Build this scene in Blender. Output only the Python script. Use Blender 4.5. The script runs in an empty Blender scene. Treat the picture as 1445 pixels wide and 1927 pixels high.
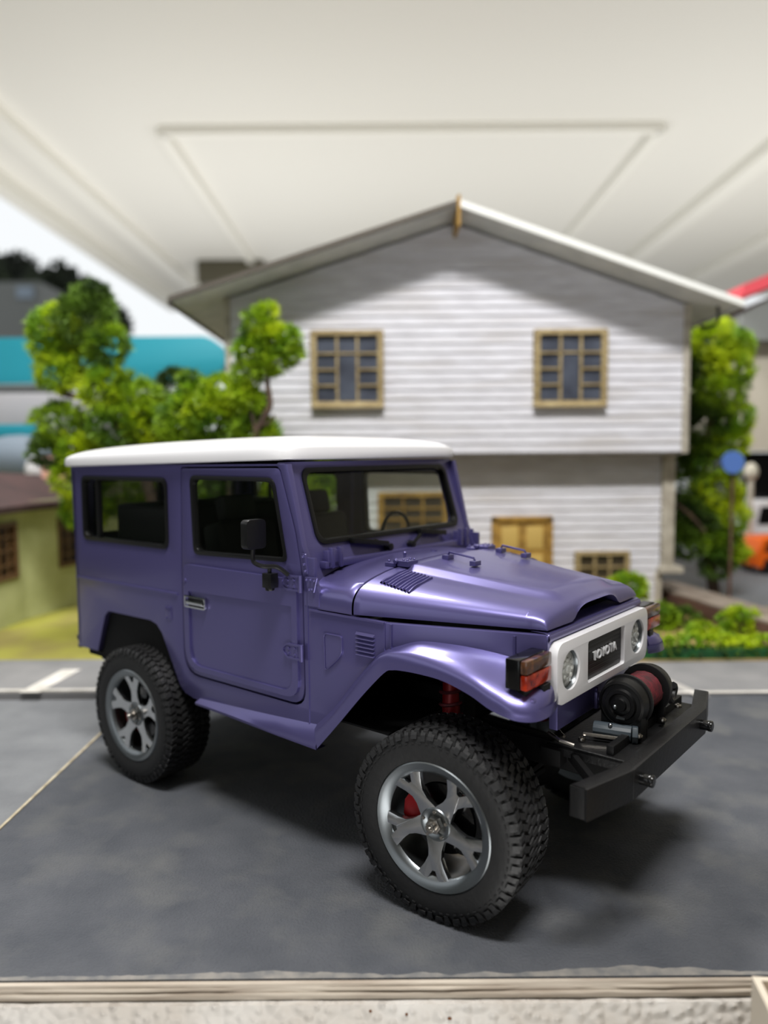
import bpy, bmesh, math, random
from math import sin, cos, pi, radians, atan2, sqrt
from mathutils import Vector, Matrix, geometry, noise

random.seed(7)
S = 0.1            # drawing unit = 0.1 m : the car is a 1/10 scale model, 38 cm long
SC = bpy.context.scene
COL = SC.collection

# ------------------------------------------------------------------ camera
F_PX, HC = 1433.0, 2.144
CAM = Vector((0.166, -4.804, HC))
yaw, pitch, roll = radians(90.0), radians(-4.43), radians(-0.47)
fw = Vector((cos(pitch) * cos(yaw), cos(pitch) * sin(yaw), sin(pitch)))
rt = fw.cross(Vector((0, 0, 1))).normalized()
up = rt.cross(fw)
rt, up = rt * cos(roll) + up * sin(roll), -rt * sin(roll) + up * cos(roll)
cd = bpy.data.cameras.new('camera')
cam = bpy.data.objects.new('camera', cd)
COL.objects.link(cam)
mw = Matrix((rt, up, -fw)).transposed().to_4x4()
mw.translation = CAM * S
cam.matrix_world = mw
cd.sensor_fit = 'VERTICAL'
cd.sensor_height = 36
cd.sensor_width = 27
cd.lens = F_PX / 1927 * 36
cd.clip_start = 0.01
cd.clip_end = 200
cd.dof.use_dof = True
cd.dof.focus_distance = 3.75 * S
cd.dof.aperture_fstop = 4.8
SC.camera = cam

# ------------------------------------------------------------------ light
SC.view_settings.view_transform = 'Standard'
SC.view_settings.look = 'None'
SC.view_settings.gamma = 1
SC.view_settings.use_curve_mapping = False
SC.view_settings.exposure = 0.0
world = bpy.data.worlds.new('world')
SC.world = world
world.use_nodes = True
bg = world.node_tree.nodes['Background']
bg.inputs[0].default_value = (0.95, 0.98, 1.0, 1)
bg.inputs[1].default_value = 1.0


def area(name, loc, tgt, sx, sy, power, col=(1, 1, 1)):
    l = bpy.data.lights.new(name, 'AREA')
    l.shape = 'RECTANGLE'
    l.size, l.size_y = sx * S, sy * S
    l.energy = power * S * S
    l.color = col
    o = bpy.data.objects.new(name, l)
    COL.objects.link(o)
    o.location = Vector(loc) * S
    o.rotation_euler = (Vector(tgt) - Vector(loc)).to_track_quat('-Z', 'Y').to_euler()
    return o


area('ceiling_tube_light', (0.5, -5.5, 15.2), (0.8, 3.5, 2), 6, 1.6, 3000, (1.0, 0.985, 0.97))
area('ceiling_panel_light', (-3.5, 6.5, 15.6), (0.5, 0, 0), 7, 2.5, 2300, (1.0, 0.985, 0.97))
area('ceiling_fill', (-10, 34, -6.5), (-6, 36, 16), 22, 18, 5500, (1.0, 0.99, 0.965))  # this and the next two: unseen fills from below, added to brighten the ceiling
area('ceiling_fill', (20, 30, -6.5), (14, 32, 16), 22, 18, 5500, (1.0, 0.99, 0.965))
area('ceiling_fill', (2, -10, -6.5), (2, 2, 16), 14, 10, 2200, (1.0, 0.99, 0.965))

# ------------------------------------------------------------------ materials
MATS = {}


def lin(c):
    c = c / 255
    return c / 12.92 if c <= 0.04045 else ((c + 0.055) / 1.055) ** 2.4


def rgb(r, g, b):
    return (lin(r), lin(g), lin(b), 1)


def mat(name, c, rough=0.5, metal=0.0, coat=0.0, c2=None, scale=8, detail=4, bump=0.0, bscale=40, trans=0.0,
        stretch=(1, 1, 1), contrast=(0.35, 0.65), ior=None, spec=None, c3=None, scale3=2.0):
    m = bpy.data.materials.new(name)
    m.use_nodes = True
    nt = m.node_tree
    b = nt.nodes['Principled BSDF']
    b.inputs['Base Color'].default_value = rgb(*c)
    b.inputs['Roughness'].default_value = rough
    b.inputs['Metallic'].default_value = metal
    b.inputs['Coat Weight'].default_value = coat
    b.inputs['Coat Roughness'].default_value = 0.12
    b.inputs['Transmission Weight'].default_value = trans
    if ior: b.inputs['IOR'].default_value = ior
    if spec is not None: b.inputs['Specular IOR Level'].default_value = spec
    tc = nt.nodes.new('ShaderNodeTexCoord')
    mp = nt.nodes.new('ShaderNodeMapping')
    mp.inputs['Scale'].default_value = tuple(s / S for s in stretch)
    nt.links.new(tc.outputs['Object'], mp.inputs[0])

    def nz(sc, dt=4):
        n = nt.nodes.new('ShaderNodeTexNoise')
        n.inputs['Scale'].default_value = sc
        n.inputs['Detail'].default_value = dt
        nt.links.new(mp.outputs[0], n.inputs['Vector'])
        return n
    if c2 is not None:
        n = nz(scale, detail)
        r = nt.nodes.new('ShaderNodeValToRGB')
        r.color_ramp.elements[0].position = contrast[0]
        r.color_ramp.elements[1].position = contrast[1]
        r.color_ramp.elements[0].color = rgb(*c2)
        r.color_ramp.elements[1].color = rgb(*c)
        nt.links.new(n.outputs[0], r.inputs[0])
        out = r.outputs[0]
        if c3 is not None:
            n3 = nz(scale3, 5)
            r3 = nt.nodes.new('ShaderNodeValToRGB')
            r3.color_ramp.elements[0].position = 0.5
            r3.color_ramp.elements[1].position = 0.72
            r3.color_ramp.elements[0].color = (0, 0, 0, 1)
            r3.color_ramp.elements[1].color = (1, 1, 1, 1)
            nt.links.new(n3.outputs[0], r3.inputs[0])
            mx = nt.nodes.new('ShaderNodeMix')
            mx.data_type = 'RGBA'
            nt.links.new(r3.outputs[0], mx.inputs['Factor'])
            nt.links.new(out, mx.inputs[6])
            mx.inputs[7].default_value = rgb(*c3)
            out = mx.outputs[2]
        nt.links.new(out, b.inputs['Base Color'])
    if bump:
        n = nz(bscale, 3)
        bp = nt.nodes.new('ShaderNodeBump')
        bp.inputs['Strength'].default_value = bump
        bp.inputs['Distance'].default_value = 0.02 * S
        nt.links.new(n.outputs[0], bp.inputs['Height'])
        nt.links.new(bp.outputs[0], b.inputs['Normal'])
    MATS[name] = m
    return m


def glassmat(name, tint, alpha, rough=0.03):
    m = bpy.data.materials.new(name)
    m.use_nodes = True
    nt = m.node_tree
    nt.nodes.remove(nt.nodes['Principled BSDF'])
    t = nt.nodes.new('ShaderNodeBsdfTransparent')
    t.inputs[0].default_value = rgb(*tint)
    g = nt.nodes.new('ShaderNodeBsdfGlossy')
    g.inputs['Roughness'].default_value = rough
    g.inputs[0].default_value = (0.8, 0.8, 0.8, 1)
    fr = nt.nodes.new('ShaderNodeLayerWeight')
    fr.inputs[0].default_value = 0.5
    pw = nt.nodes.new('ShaderNodeMath')
    pw.operation = 'POWER'
    pw.inputs[1].default_value = 4.0
    mlt = nt.nodes.new('ShaderNodeMath')
    mlt.operation = 'MULTIPLY_ADD'
    mlt.inputs[1].default_value = 0.6
    mlt.inputs[2].default_value = alpha
    mx = nt.nodes.new('ShaderNodeMixShader')
    nt.links.new(fr.outputs['Facing'], pw.inputs[0])
    nt.links.new(pw.outputs[0], mlt.inputs[0])
    nt.links.new(mlt.outputs[0], mx.inputs[0])
    nt.links.new(t.outputs[0], mx.inputs[1])
    nt.links.new(g.outputs[0], mx.inputs[2])
    nt.links.new(mx.outputs[0], nt.nodes['Material Output'].inputs[0])
    MATS[name] = m
    return m


PAINT = mat('purple_metallic_paint', (90, 85, 134), 0.34, 0.6, 0.4)
WHITE = mat('white_gloss_plastic', (212, 211, 213), 0.3, coat=0.3)
RUB = mat('black_rubber', (11, 11, 12), 0.62, bump=0.15, bscale=30)
TREAD = mat('tyre_tread_rubber', (20, 20, 21), 0.55, bump=0.2, bscale=30)
BLK = mat('black_plastic', (9, 9, 10), 0.4, spec=0.35)
UND = mat('black_chassis', (7, 7, 8), 0.7, spec=0.2)
BLKG = mat('black_gloss', (10, 10, 11), 0.15)
BUMPM = mat('black_bumper_coating', (13, 13, 14), 0.42, spec=0.35, bump=0.1, bscale=60)
CHROME = mat('chrome', (205, 207, 210), 0.12, 1.0)
SPOKE = mat('spoke_chrome', (196, 198, 200), 0.24, 1.0)
SATIN = mat('satin_silver', (128, 133, 136), 0.33, 1.0)
STEEL = mat('screw_steel', (170, 165, 158), 0.25, 1.0)
RED = mat('red_anodised', (130, 8, 16), 0.35, 0.3)
DRED = mat('winch_rope_red', (96, 8, 24), 0.7, c2=(56, 5, 14), scale=30)
LAMPG = mat('headlamp_lens', (206, 208, 204), 0.3, 0.0, coat=0.3, c2=(130, 132, 128), scale=18)
AMBER = mat('amber_lens', (170, 46, 10), 0.15, coat=0.6, c2=(84, 12, 5), scale=16)
SMOKE = mat('smoked_lens', (92, 58, 36), 0.15, coat=0.6, c2=(34, 24, 20), scale=22)
SEAT = mat('dark_grey_seat', (30, 30, 33), 0.7)
GLASS = glassmat('tinted_glass', (244, 246, 243), 0.025)
GLASSR = glassmat('dark_tinted_glass', (232, 234, 232), 0.035)
ASPH = mat('asphalt_sheet', (76, 78, 83), 0.88, c2=(62, 65, 71), scale=3.5, detail=12, contrast=(0.3, 0.7), bump=0.6, bscale=70, c3=(86, 87, 88), scale3=2.6)
ASPH2 = mat('asphalt_sheet_light', (112, 114, 116), 0.85, c2=(96, 98, 101), scale=2.2, detail=8, bump=0.4, bscale=40)
ROADM = mat('road_board_grey', (126, 125, 125), 0.8, c2=(110, 110, 111), scale=2.0, detail=6)
WLINE = mat('road_paint_white', (206, 202, 196), 0.7, c2=(180, 176, 168), scale=5)
CREAM = mat('cream_board_edge', (186, 176, 152), 0.75, c2=(140, 128, 104), scale=9)
PLY = mat('weathered_board_edge', (186, 176, 162), 0.85, c2=(150, 138, 124), scale=4, detail=8, stretch=(0.5, 1, 6))
CEIL = mat('ceiling_paint', (224, 222, 215), 0.75)
CEILT = mat('ceiling_moulding_paint', (232, 230, 222), 0.6)
FLOORM = mat('light_floor_tile', (110, 106, 100), 0.5, c2=(98, 94, 88), scale=0.5)
SIDING = mat('weathered_siding', (224, 224, 231), 0.7, c2=(204, 203, 209), scale=2.6, detail=9, stretch=(1, 1, 7), contrast=(0.3, 0.6), c3=(202, 199, 200), scale3=0.8)
TRIMW = mat('cream_corner_board', (196, 190, 176), 0.7, c2=(164, 156, 142), scale=6)
ROOFW = mat('painted_roof_sheet', (206, 207, 206), 0.6, c2=(186, 188, 188), scale=3)
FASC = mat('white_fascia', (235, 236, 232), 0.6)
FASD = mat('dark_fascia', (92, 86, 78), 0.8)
TAN = mat('tan_wood', (176, 158, 116), 0.65, c2=(140, 120, 80), scale=8, stretch=(1, 1, 4))
OCHRE = mat('ochre_wood', (176, 138, 62), 0.6, c2=(138, 104, 42), scale=8)
OCHREL = mat('ochre_panel', (200, 170, 96), 0.6)
SLATE = mat('window_slate', (84, 90, 104), 0.35, c2=(60, 64, 76), scale=3)
DKPANE = mat('dark_pane', (70, 62, 50), 0.3)
GREENW = mat('green_cream_plaster', (196, 200, 146), 0.85, c2=(172, 176, 122), scale=2.0)
BROWNR = mat('brown_roof', (70, 46, 44), 0.85, c2=(54, 36, 35), scale=3)
BROWNW = mat('brown_window_wood', (100, 72, 40), 0.6)
TEAL = mat('teal_paint', (20, 140, 158), 0.5)
BLUEG = mat('blue_grey_tarp', (112, 124, 136), 0.7)
PALEG = mat('pale_grey_sheet', (176, 174, 178), 0.6)
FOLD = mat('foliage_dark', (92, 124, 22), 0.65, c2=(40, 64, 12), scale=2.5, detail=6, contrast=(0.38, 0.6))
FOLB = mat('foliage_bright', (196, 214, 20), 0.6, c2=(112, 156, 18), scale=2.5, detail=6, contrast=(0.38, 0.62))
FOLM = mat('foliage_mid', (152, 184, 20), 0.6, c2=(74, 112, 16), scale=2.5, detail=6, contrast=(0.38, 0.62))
HEDG = mat('hedge_base_green', (20, 92, 40), 0.8, c2=(12, 60, 30), scale=8)
BARK = mat('bark', (98, 78, 62), 0.85, c2=(60, 46, 38), scale=12, bump=0.4)
GRASSM = mat('yellow_green_grass', (150, 148, 56), 0.9, c2=(128, 118, 62), scale=1.5, detail=7)
SOIL = mat('sandy_soil', (178, 148, 98), 0.95, c2=(120, 112, 60), scale=2.0, detail=7)
LOGM = mat('grey_brown_beam', (158, 146, 134), 0.85, c2=(130, 116, 104), scale=3)
LOGS = mat('brown_beam_side', (98, 70, 58), 0.85)
BEIGE = mat('beige_wall_paint', (200, 194, 178), 0.7)
GREYP = mat('grey_panel', (140, 144, 142), 0.7)
PINKR = mat('pink_red_panel', (232, 86, 98), 0.6)
ORNG = mat('orange_paint', (240, 105, 10), 0.4)
BLUEP = mat('blue_paint', (86, 124, 200), 0.6)
FAR_T = mat('far_tree_green', (52, 62, 42), 0.9, c2=(22, 28, 20), scale=0.3)




def foam_material():
    m = mat('foam_beads', (196, 192, 186), 0.6, c2=(176, 168, 158), scale=2)
    nt = m.node_tree
    b = nt.nodes['Principled BSDF']
    tc = nt.nodes['Texture Coordinate']
    v = nt.nodes.new('ShaderNodeTexVoronoi')
    v.inputs['Scale'].default_value = 24 / S
    v.feature = 'SMOOTH_F1'
    nt.links.new(tc.outputs['Object'], v.inputs['Vector'])
    bp = nt.nodes.new('ShaderNodeBump')
    bp.invert = True
    bp.inputs['Strength'].default_value = 0.9
    bp.inputs['Distance'].default_value = 0.03 * S
    nt.links.new(v.outputs['Distance'], bp.inputs['Height'])
    nt.links.new(bp.outputs[0], b.inputs['Normal'])
    return m


FOAM = foam_material()

# ------------------------------------------------------------------ mesh helpers


def frame(d):
    d = Vector(d).normalized()
    a = Vector((0, 0, 1)) if abs(d.z) < 0.9 else Vector((1, 0, 0))
    u = d.cross(a).normalized()
    return u, d.cross(u).normalized(), d


class MB:
    def __init__(s):
        s.v = []
        s.f = []

    def add(s, vs, fs):
        n = len(s.v)
        s.v += [Vector(p) for p in vs]
        s.f += [tuple(i + n for i in f) for f in fs]
        return s

    def box(s, x0, x1, y0, y1, z0, z1):
        p = [(x, y, z) for z in (z0, z1) for y in (y0, y1) for x in (x0, x1)]
        return s.add(p, [(0, 2, 3, 1), (4, 5, 7, 6), (0, 1, 5, 4), (2, 6, 7, 3), (0, 4, 6, 2), (1, 3, 7, 5)])

    def bar(s, p0, p1, w, h, upv=(0, 0, 1)):
        p0, p1 = Vector(p0), Vector(p1)
        d = (p1 - p0).normalized()
        u = d.cross(Vector(upv)).normalized() * w / 2
        v = u.cross(d).normalized() * h / 2
        ps = [p + a * u + b * v for p in (p0, p1) for a, b in ((-1, -1), (1, -1), (1, 1), (-1, 1))]
        return s.add(ps, [(0, 1, 2, 3), (7, 6, 5, 4), (0, 4, 5, 1), (1, 5, 6, 2), (2, 6, 7, 3), (3, 7, 4, 0)])

    def cyl(s, p0, p1, r0, r1=None, n=16):
        r1 = r0 if r1 is None else r1
        p0, p1 = Vector(p0), Vector(p1)
        u, v, d = frame(p1 - p0)
        ps = [p + (u * cos(2 * pi * k / n) + v * sin(2 * pi * k / n)) * r for p, r in ((p0, r0), (p1, r1)) for k in range(n)]
        fs = [(k, k + n, (k + 1) % n + n, (k + 1) % n) for k in range(n)]
        fs += [tuple(range(n)), tuple(range(2 * n - 1, n - 1, -1))]
        return s.add(ps, fs)

    def tube(s, pts, r, n=8):
        pts = [Vector(p) for p in pts]
        rs = r if isinstance(r, (list, tuple)) else [r] * len(pts)
        rows = []
        for i, p in enumerate(pts):
            d = (pts[min(i + 1, len(pts) - 1)] - pts[max(i - 1, 0)])
            u, v, _ = frame(d)
            if rows:
                # keep frames aligned
                pu = rows[-1][1]
                u = (pu - d.normalized() * pu.dot(d.normalized())).normalized()
                v = d.normalized().cross(u)
            rows.append(([p + (u * cos(2 * pi * k / n) + v * sin(2 * pi * k / n)) * rs[i] for k in range(n)], u))
        vs = [q for row, _ in rows for q in row]
        fs = [(i * n + k, i * n + (k + 1) % n, (i + 1) * n + (k + 1) % n, (i + 1) * n + k) for i in range(len(rows) - 1) for k in range(n)]
        fs += [tuple(range(n - 1, -1, -1)), tuple(range(len(vs) - n, len(vs)))]
        return s.add(vs, fs)

    def lathe(s, prof, n=48, axis='y', c=(0, 0, 0), closed=False):
        # prof: (axial, radius)
        c = Vector(c)
        vs = []
        for a, r in prof:
            for k in range(n):
                t = 2 * pi * k / n
                if axis == 'y':
                    vs.append(c + Vector((r * cos(t), a, r * sin(t))))
                elif axis == 'x':
                    vs.append(c + Vector((a, r * cos(t), r * sin(t))))
                else:
                    vs.append(c + Vector((r * cos(t), r * sin(t), a)))
        m = len(prof)
        fs = []
        for i in range(m if closed else m - 1):
            j = (i + 1) % m
            for k in range(n):
                q = (i * n + k, i * n + (k + 1) % n, j * n + (k + 1) % n, j * n + k)
                fs.append(q)
        return s.add(vs, fs)

    def grid(s, rows, flip=False, closed=False):
        n = len(rows[0])
        vs = [p for r in rows for p in r]
        fs = []
        for i in range(len(rows) - 1):
            for k in range(n if closed else n - 1):
                k2 = (k + 1) % n
                q = (i * n + k, i * n + k2, (i + 1) * n + k2, (i + 1) * n + k)
                fs.append(q[::-1] if flip else q)
        return s.add(vs, fs)

    def plate(s, outline, holes, fn, t0, t1):
        """2D outline with holes; fn(a, b, t) -> 3D point; t0/t1 the two faces."""
        loops = [outline] + list(holes)
        polys = [[Vector((a, b, 0)) for a, b in lp] for lp in loops]
        tris = geometry.tessellate_polygon(polys)
        flat = [p for lp in loops for p in lp]
        n = len(flat)
        vs = [fn(a, b, t0) for a, b in flat] + [fn(a, b, t1) for a, b in flat]
        fs = [tuple(t) for t in tris] + [tuple(i + n for i in t[::-1]) for t in tris]
        o = 0
        for lp in loops:
            m = len(lp)
            for k in range(m):
                a, b = o + k, o + (k + 1) % m
                fs.append((a, b, b + n, a + n))
            o += m
        return s.add(vs, fs)

    def ball(s, c, rx, ry=None, rz=None, n=12, m=8):
        ry = ry or rx
        rz = rz or rx
        rows = []
        for i in range(m + 1):
            t = pi * i / m
            rows.append([Vector((c[0] + rx * sin(t) * cos(2 * pi * k / n), c[1] + ry * sin(t) * sin(2 * pi * k / n), c[2] + rz * cos(t))) for k in range(n)])
        return s.grid(rows, closed=True)

    def xf(s, M):
        s.v = [M @ p for p in s.v]
        return s

    def build(s, name, m, parent=None, smooth=35, bevel=0, seg=2, label=None, kind=None, merge=True):
        me = bpy.data.meshes.new(name)
        bm = bmesh.new()
        bv = [bm.verts.new(p * S) for p in s.v]
        for f in s.f:
            if len(set(f)) < 3: continue
            try:
                bm.faces.new([bv[i] for i in f])
            except ValueError:
                pass
        if merge:
            bmesh.ops.remove_doubles(bm, verts=bm.verts, dist=1e-5 * S * 10)
            bmesh.ops.recalc_face_normals(bm, faces=bm.faces)
        if bevel:
            es = [e for e in bm.edges if len(e.link_faces) == 2 and e.calc_face_angle(0) > radians(28)]
            bmesh.ops.bevel(bm, geom=es, offset=bevel * S, segments=seg, profile=0.6, affect='EDGES', clamp_overlap=True)
        bm.to_mesh(me)
        bm.free()
        if bevel and smooth == 35: smooth = 20
        if smooth:
            me.shade_smooth()
            me.set_sharp_from_angle(angle=radians(smooth))
        me.materials.append(m)
        o = bpy.data.objects.new(name, me)
        COL.objects.link(o)
        if parent: o.parent = parent
        if label: o['label'] = label
        if kind: o['kind'] = kind
        return o


def empty(name, loc=(0, 0, 0), rz=0, label=None, cat=None, group=None, parent=None):
    o = bpy.data.objects.new(name, None)
    COL.objects.link(o)
    o.location = Vector(loc) * S
    o.rotation_euler = (0, 0, rz)
    o.empty_display_size = 0.02
    if parent: o.parent = parent
    return tag(o, label, cat, group)


def tag(o, label=None, cat=None, group=None, kind=None):
    if label: o['label'] = label
    if cat: o['category'] = cat
    if group: o['group'] = group
    if kind: o['kind'] = kind
    return o


def copy_tree(o, parent=None):
    c = o.copy()
    COL.objects.link(c)
    if parent: c.parent = parent
    for ch in [k for k in bpy.data.objects if k.parent == o]:
        copy_tree(ch, c)
    return c


def rrect(x0, x1, y0, y1, r, n=5):
    """rounded rectangle loop; r one radius or four (bl, br, tr, tl)"""
    rs = r if isinstance(r, (list, tuple)) else [r] * 4
    out = []
    for (cx, cy, sx, sy, a0), q in zip(((x0, y0, 1, 1, pi), (x1, y0, -1, 1, 1.5 * pi), (x1, y1, -1, -1, 0), (x0, y1, 1, -1, 0.5 * pi)), rs):
        for k in range(n + 1):
            a = a0 + 0.5 * pi * k / n
            out.append((cx + sx * q + q * cos(a), cy + sy * q + q * sin(a)))
    return out


def rpoly(pts, r, n=5):
    """round the corners of a polygon"""
    out = []
    m = len(pts)
    rs = r if isinstance(r, (list, tuple)) else [r] * m
    for i in range(m):
        p, a, b = Vector(pts[i]), Vector(pts[i - 1]), Vector(pts[(i + 1) % m])
        q = rs[i]
        if q <= 0:
            out.append(tuple(p))
            continue
        u, v = (a - p), (b - p)
        d = min(q, u.length * 0.45, v.length * 0.45)
        p0, p1 = p + u.normalized() * d, p + v.normalized() * d
        for k in range(n + 1):
            t = k / n
            out.append(tuple(p0 * (1 - t) ** 2 + p * 2 * t * (1 - t) + p1 * t * t))
    return out


def catmull(pts, sub=5):
    pts = [Vector(p) for p in pts]
    out = []
    for i in range(len(pts) - 1):
        p0 = pts[max(i - 1, 0)]
        p1, p2 = pts[i], pts[i + 1]
        p3 = pts[min(i + 2, len(pts) - 1)]
        for k in range(sub):
            t = k / sub
            out.append(0.5 * ((2 * p1) + (p2 - p0) * t + (2 * p0 - 5 * p1 + 4 * p2 - p3) * t * t + (3 * p1 - p0 - 3 * p2 + p3) * t ** 3))
    out.append(pts[-1])
    return out


def at(u, v, D):
    """world point at photo pixel (u, v), at distance D in front of the camera (level distance)"""
    d = rt * (u - 722.5) / F_PX - up * (v - 963.5) / F_PX + fw
    return CAM + d * (D / d.y)


def onz(u, v, z=0.0):
    d = rt * (u - 722.5) / F_PX - up * (v - 963.5) / F_PX + fw
    return CAM + d * ((z - CAM.z) / d.z)


# ================================================================== the model car (x forward, y left, z up in its own frame)
CAR = empty('model_car', (0, 0, 0), radians(-39.33),
            'purple model four-wheel-drive wagon with white roof and winch bumper on the asphalt sheet', 'model car')
HW = 0.80


def side(s, off=0.0):
    return lambda a, b, t: Vector((a, s * (HW + off + t), b))


def xw(z):
    return 0.182 + 0.306 * (2.057 - z)


win_r = rrect(-1.872, -0.885, 1.565, 1.987, 0.05)
door_o = rpoly([(-0.717, 2.06), (-0.735, 1.5), (-0.735, 0.80), (0.312, 0.80), (0.306, 1.50), (0.259, 1.73), (0.145, 2.068)],
               [0.02, 0, 0.15, 0.10, 0.05, 0.05, 0.03])
door_w = rpoly([(-0.620, 2.005), (-0.600, 1.555), (0.190, 1.575), (0.172, 1.66), (0.098, 2.002)], [0.05, 0.05, 0.05, 0, 0.05])
side_o = [(-2.03, 2.075), (-2.003, 1.27), (-2.02, 0.762), (-1.755, 0.765), (-1.735, 0.82), (-1.645, 1.035), (-1.60, 1.07), (-1.10, 1.073),
          (-1.03, 1.055), (-0.975, 1.005), (-0.80, 0.70), (-0.745, 0.66), (-0.66, 0.642), (-0.50, 0.637), (0.412, 0.61), (0.54, 0.78), (0.68, 0.955),
          (0.82, 1.12), (0.868, 1.16), (0.868, 1.322), (0.42, 1.33), (0.40, 1.42), (0.365, 1.53), (0.31, 1.66), (0.205, 2.09)]


def shrink(lp, d):
    cx = sum(p[0] for p in lp) / len(lp)
    cy = sum(p[1] for p in lp) / len(lp)
    hx = max(abs(p[0] - cx) for p in lp)
    hy = max(abs(p[1] - cy) for p in lp)
    return [(cx + (p[0] - cx) * (1 - d / hx), cy + (p[1] - cy) * (1 - d / hy)) for p in lp]


for s in (-1, 1):
    mb = MB().plate(side_o, [shrink(win_r, -0.012), shrink(door_o, -0.013)], side(s), -0.035, 0.0)
    body = mb.build('body_side', PAINT, CAR, bevel=0.009)
    # belt seam ridge, sill flange, access lid, side marker
    mb = MB().bar((-2.0, s * 0.803, 1.272), (-0.79, s * 0.803, 1.279), 0.018, 0.015)
    MB().bar((0.36, s * 0.803, 1.325), (0.868, s * 0.803, 1.322), 0.012, 0.01).build('cowl_moulding', PAINT, body)
    mb.build('belt_moulding', PAINT, body, bevel=0.003)
    rows = [[Vector((x, s * y, z)) for x, z in zip((-0.60, -0.3, 0.1, 0.425), zs)] for y, zs in
            ((0.795, (0.66, 0.675, 0.70, 0.725)), (0.803, (0.652, 0.668, 0.69, 0.712)), (0.838, (0.638, 0.632, 0.618, 0.612)), (0.835, (0.624, 0.616, 0.60, 0.592)), (0.76, (0.62, 0.61, 0.60, 0.592)))]
    MB().grid(rows).build('sill_flange', PAINT, body)
    lid = rpoly([(0.463, 1.218), (0.593, 1.218), (0.592, 1.13), (0.56, 1.09), (0.49, 1.03), (0.467, 1.022)], [0.02] * 6)
    MB().plate(lid, [shrink(lid, 0.006)], side(s), 0.0, 0.009).plate(shrink(lid, 0.008), [], side(s), 0.0, 0.004).build('access_lid', PAINT, body, bevel=0.0015, seg=1)
    for k in range(6):
        z = 1.248 - k * 0.0205
        MB().add([(0.684, s * 0.801, z + 0.008), (0.808, s * 0.801, z + 0.008), (0.808, s * 0.801, z - 0.006), (0.684, s * 0.801, z - 0.006),
                  (0.688, s * 0.814, z - 0.004), (0.804, s * 0.814, z - 0.004)],
                 [(0, 1, 5, 4), (3, 4, 5, 2), (0, 4, 3), (1, 2, 5)]).build('vent_slat', PAINT, body)
    MB().box(-0.925, -0.862, s * 0.80, s * 0.806, 1.105, 1.19).build('marker_base', PAINT, body, bevel=0.003)
    mb = MB()
    for x, z in ((-0.912, 1.178), (-0.875, 1.185), (-0.912, 1.115)):
        mb.cyl((x, s * 0.80, z), (x, s * 0.812, z), 0.008, 0.006, 8)
    mb.build('rivet', PAINT, body)
    # body edge seam in front of the door and at the bay
    MB().bar((0.345, s * 0.801, 0.66), (0.345, s * 0.801, 1.50), 0.006, 0.005, (1, 0, 0)).build('seam_strip', PAINT, body)
    # rear window: rubber, divider, panes
    rub = MB().plate(shrink(win_r, -0.014), [shrink(win_r, 0.012)], side(s), -0.03, 0.008).build('rear_side_window_rubber', BLK, CAR, bevel=0.005)
    MB().box(-1.70, -1.672, s * 0.775, s * 0.806, 1.57, 1.98).build('window_divider', BLK, rub)
    MB().plate(shrink(win_r, 0.018), [], side(s), -0.022, -0.016).build('window_pane', GLASSR, rub)
    # door
    d = MB().plate(door_o, [shrink(door_w, -0.012)], side(s), -0.03, 0.003).build('door', PAINT, CAR, bevel=0.012)
    low = rpoly([(-0.705, 1.478), (-0.705, 0.83), (0.283, 0.83), (0.280, 1.42), (0.262, 1.478)], [0.04, 0.14, 0.10, 0.03, 0.05])
    rec = rpoly([(-0.662, 1.316), (0.238, 1.330), (0.238, 0.862), (-0.662, 0.862)], [0.01, 0.01, 0.09, 0.11])
    MB().plate(low, [rec], side(s, 0.003), 0.0, 0.017).plate(shrink(rec, -0.001), [], side(s, 0.003), 0.0, 0.004).build('door_skin_panel', PAINT, d, bevel=0.006, smooth=0)
    MB().plate(shrink(door_w, -0.014), [shrink(door_w, 0.010)], side(s), -0.03, 0.010).build('door_window_rubber', BLK, d, bevel=0.004)
    MB().plate(shrink(door_w, 0.012), [], side(s), -0.02, -0.014).build('window_pane', GLASS, d)
    hd = rrect(-0.695, -0.495, 1.216, 1.290, 0.012)
    MB().plate(hd, [shrink(hd, 0.010)], side(s, 0.012), 0.0, 0.014).box(-0.67, -0.51, s * 0.818, s * 0.832, 1.238, 1.262).build('door_handle', CHROME, d, bevel=0.003, label='chrome door handle')
    MB().plate(shrink(hd, 0.006), [], side(s, 0.012), 0.0, 0.005).build('handle_recess', BLK, d)
    MB().cyl((-0.688, s * 0.81, 1.38), (-0.688, s * 0.826, 1.38), 0.014, 0.012, 12).build('door_lock', PAINT, d)
    for z in (1.458, 1.088):
        hl = rpoly([(0.315, z + 0.042), (0.20, z + 0.042), (0.165, z), (0.20, z - 0.042), (0.315, z - 0.042)], [0, 0.05, 0.05, 0.05, 0])
        mb = MB().plate(hl, [shrink(hl, 0.01)], side(s, 0.012), 0, 0.014).plate(shrink(hl, 0.008), [], side(s, 0.012), 0, 0.006)
        for dx, dz in ((0.215, 0.014), (0.215, -0.014), (0.262, 0.018), (0.262, -0.018)):
            mb.cyl((dx, s * 0.815, z + dz), (dx, s * 0.826, z + dz), 0.009, 0.007, 8)
        mb.cyl((0.314, s * 0.822, z - 0.045), (0.314, s * 0.822, z + 0.045), 0.012, n=10)
        mb.build('door_hinge', PAINT, d, bevel=0.002, seg=1)
    # mirror
    pts = catmull([(0.235, s * 0.83, 1.50), (0.19, s * 0.87, 1.545), (0.15, s * 0.93, 1.552), (0.095, s * 0.95, 1.575), (0.093, s * 0.95, 1.64)], 4)
    mr = MB().tube(pts, 0.0125, 8).build('mirror_arm', BLK, CAR)
    MB().box(0.0, 0.0, 0, 0, 0, 0)
    sh = rrect(-0.066, 0.066, -0.078, 0.078, 0.025)
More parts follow.
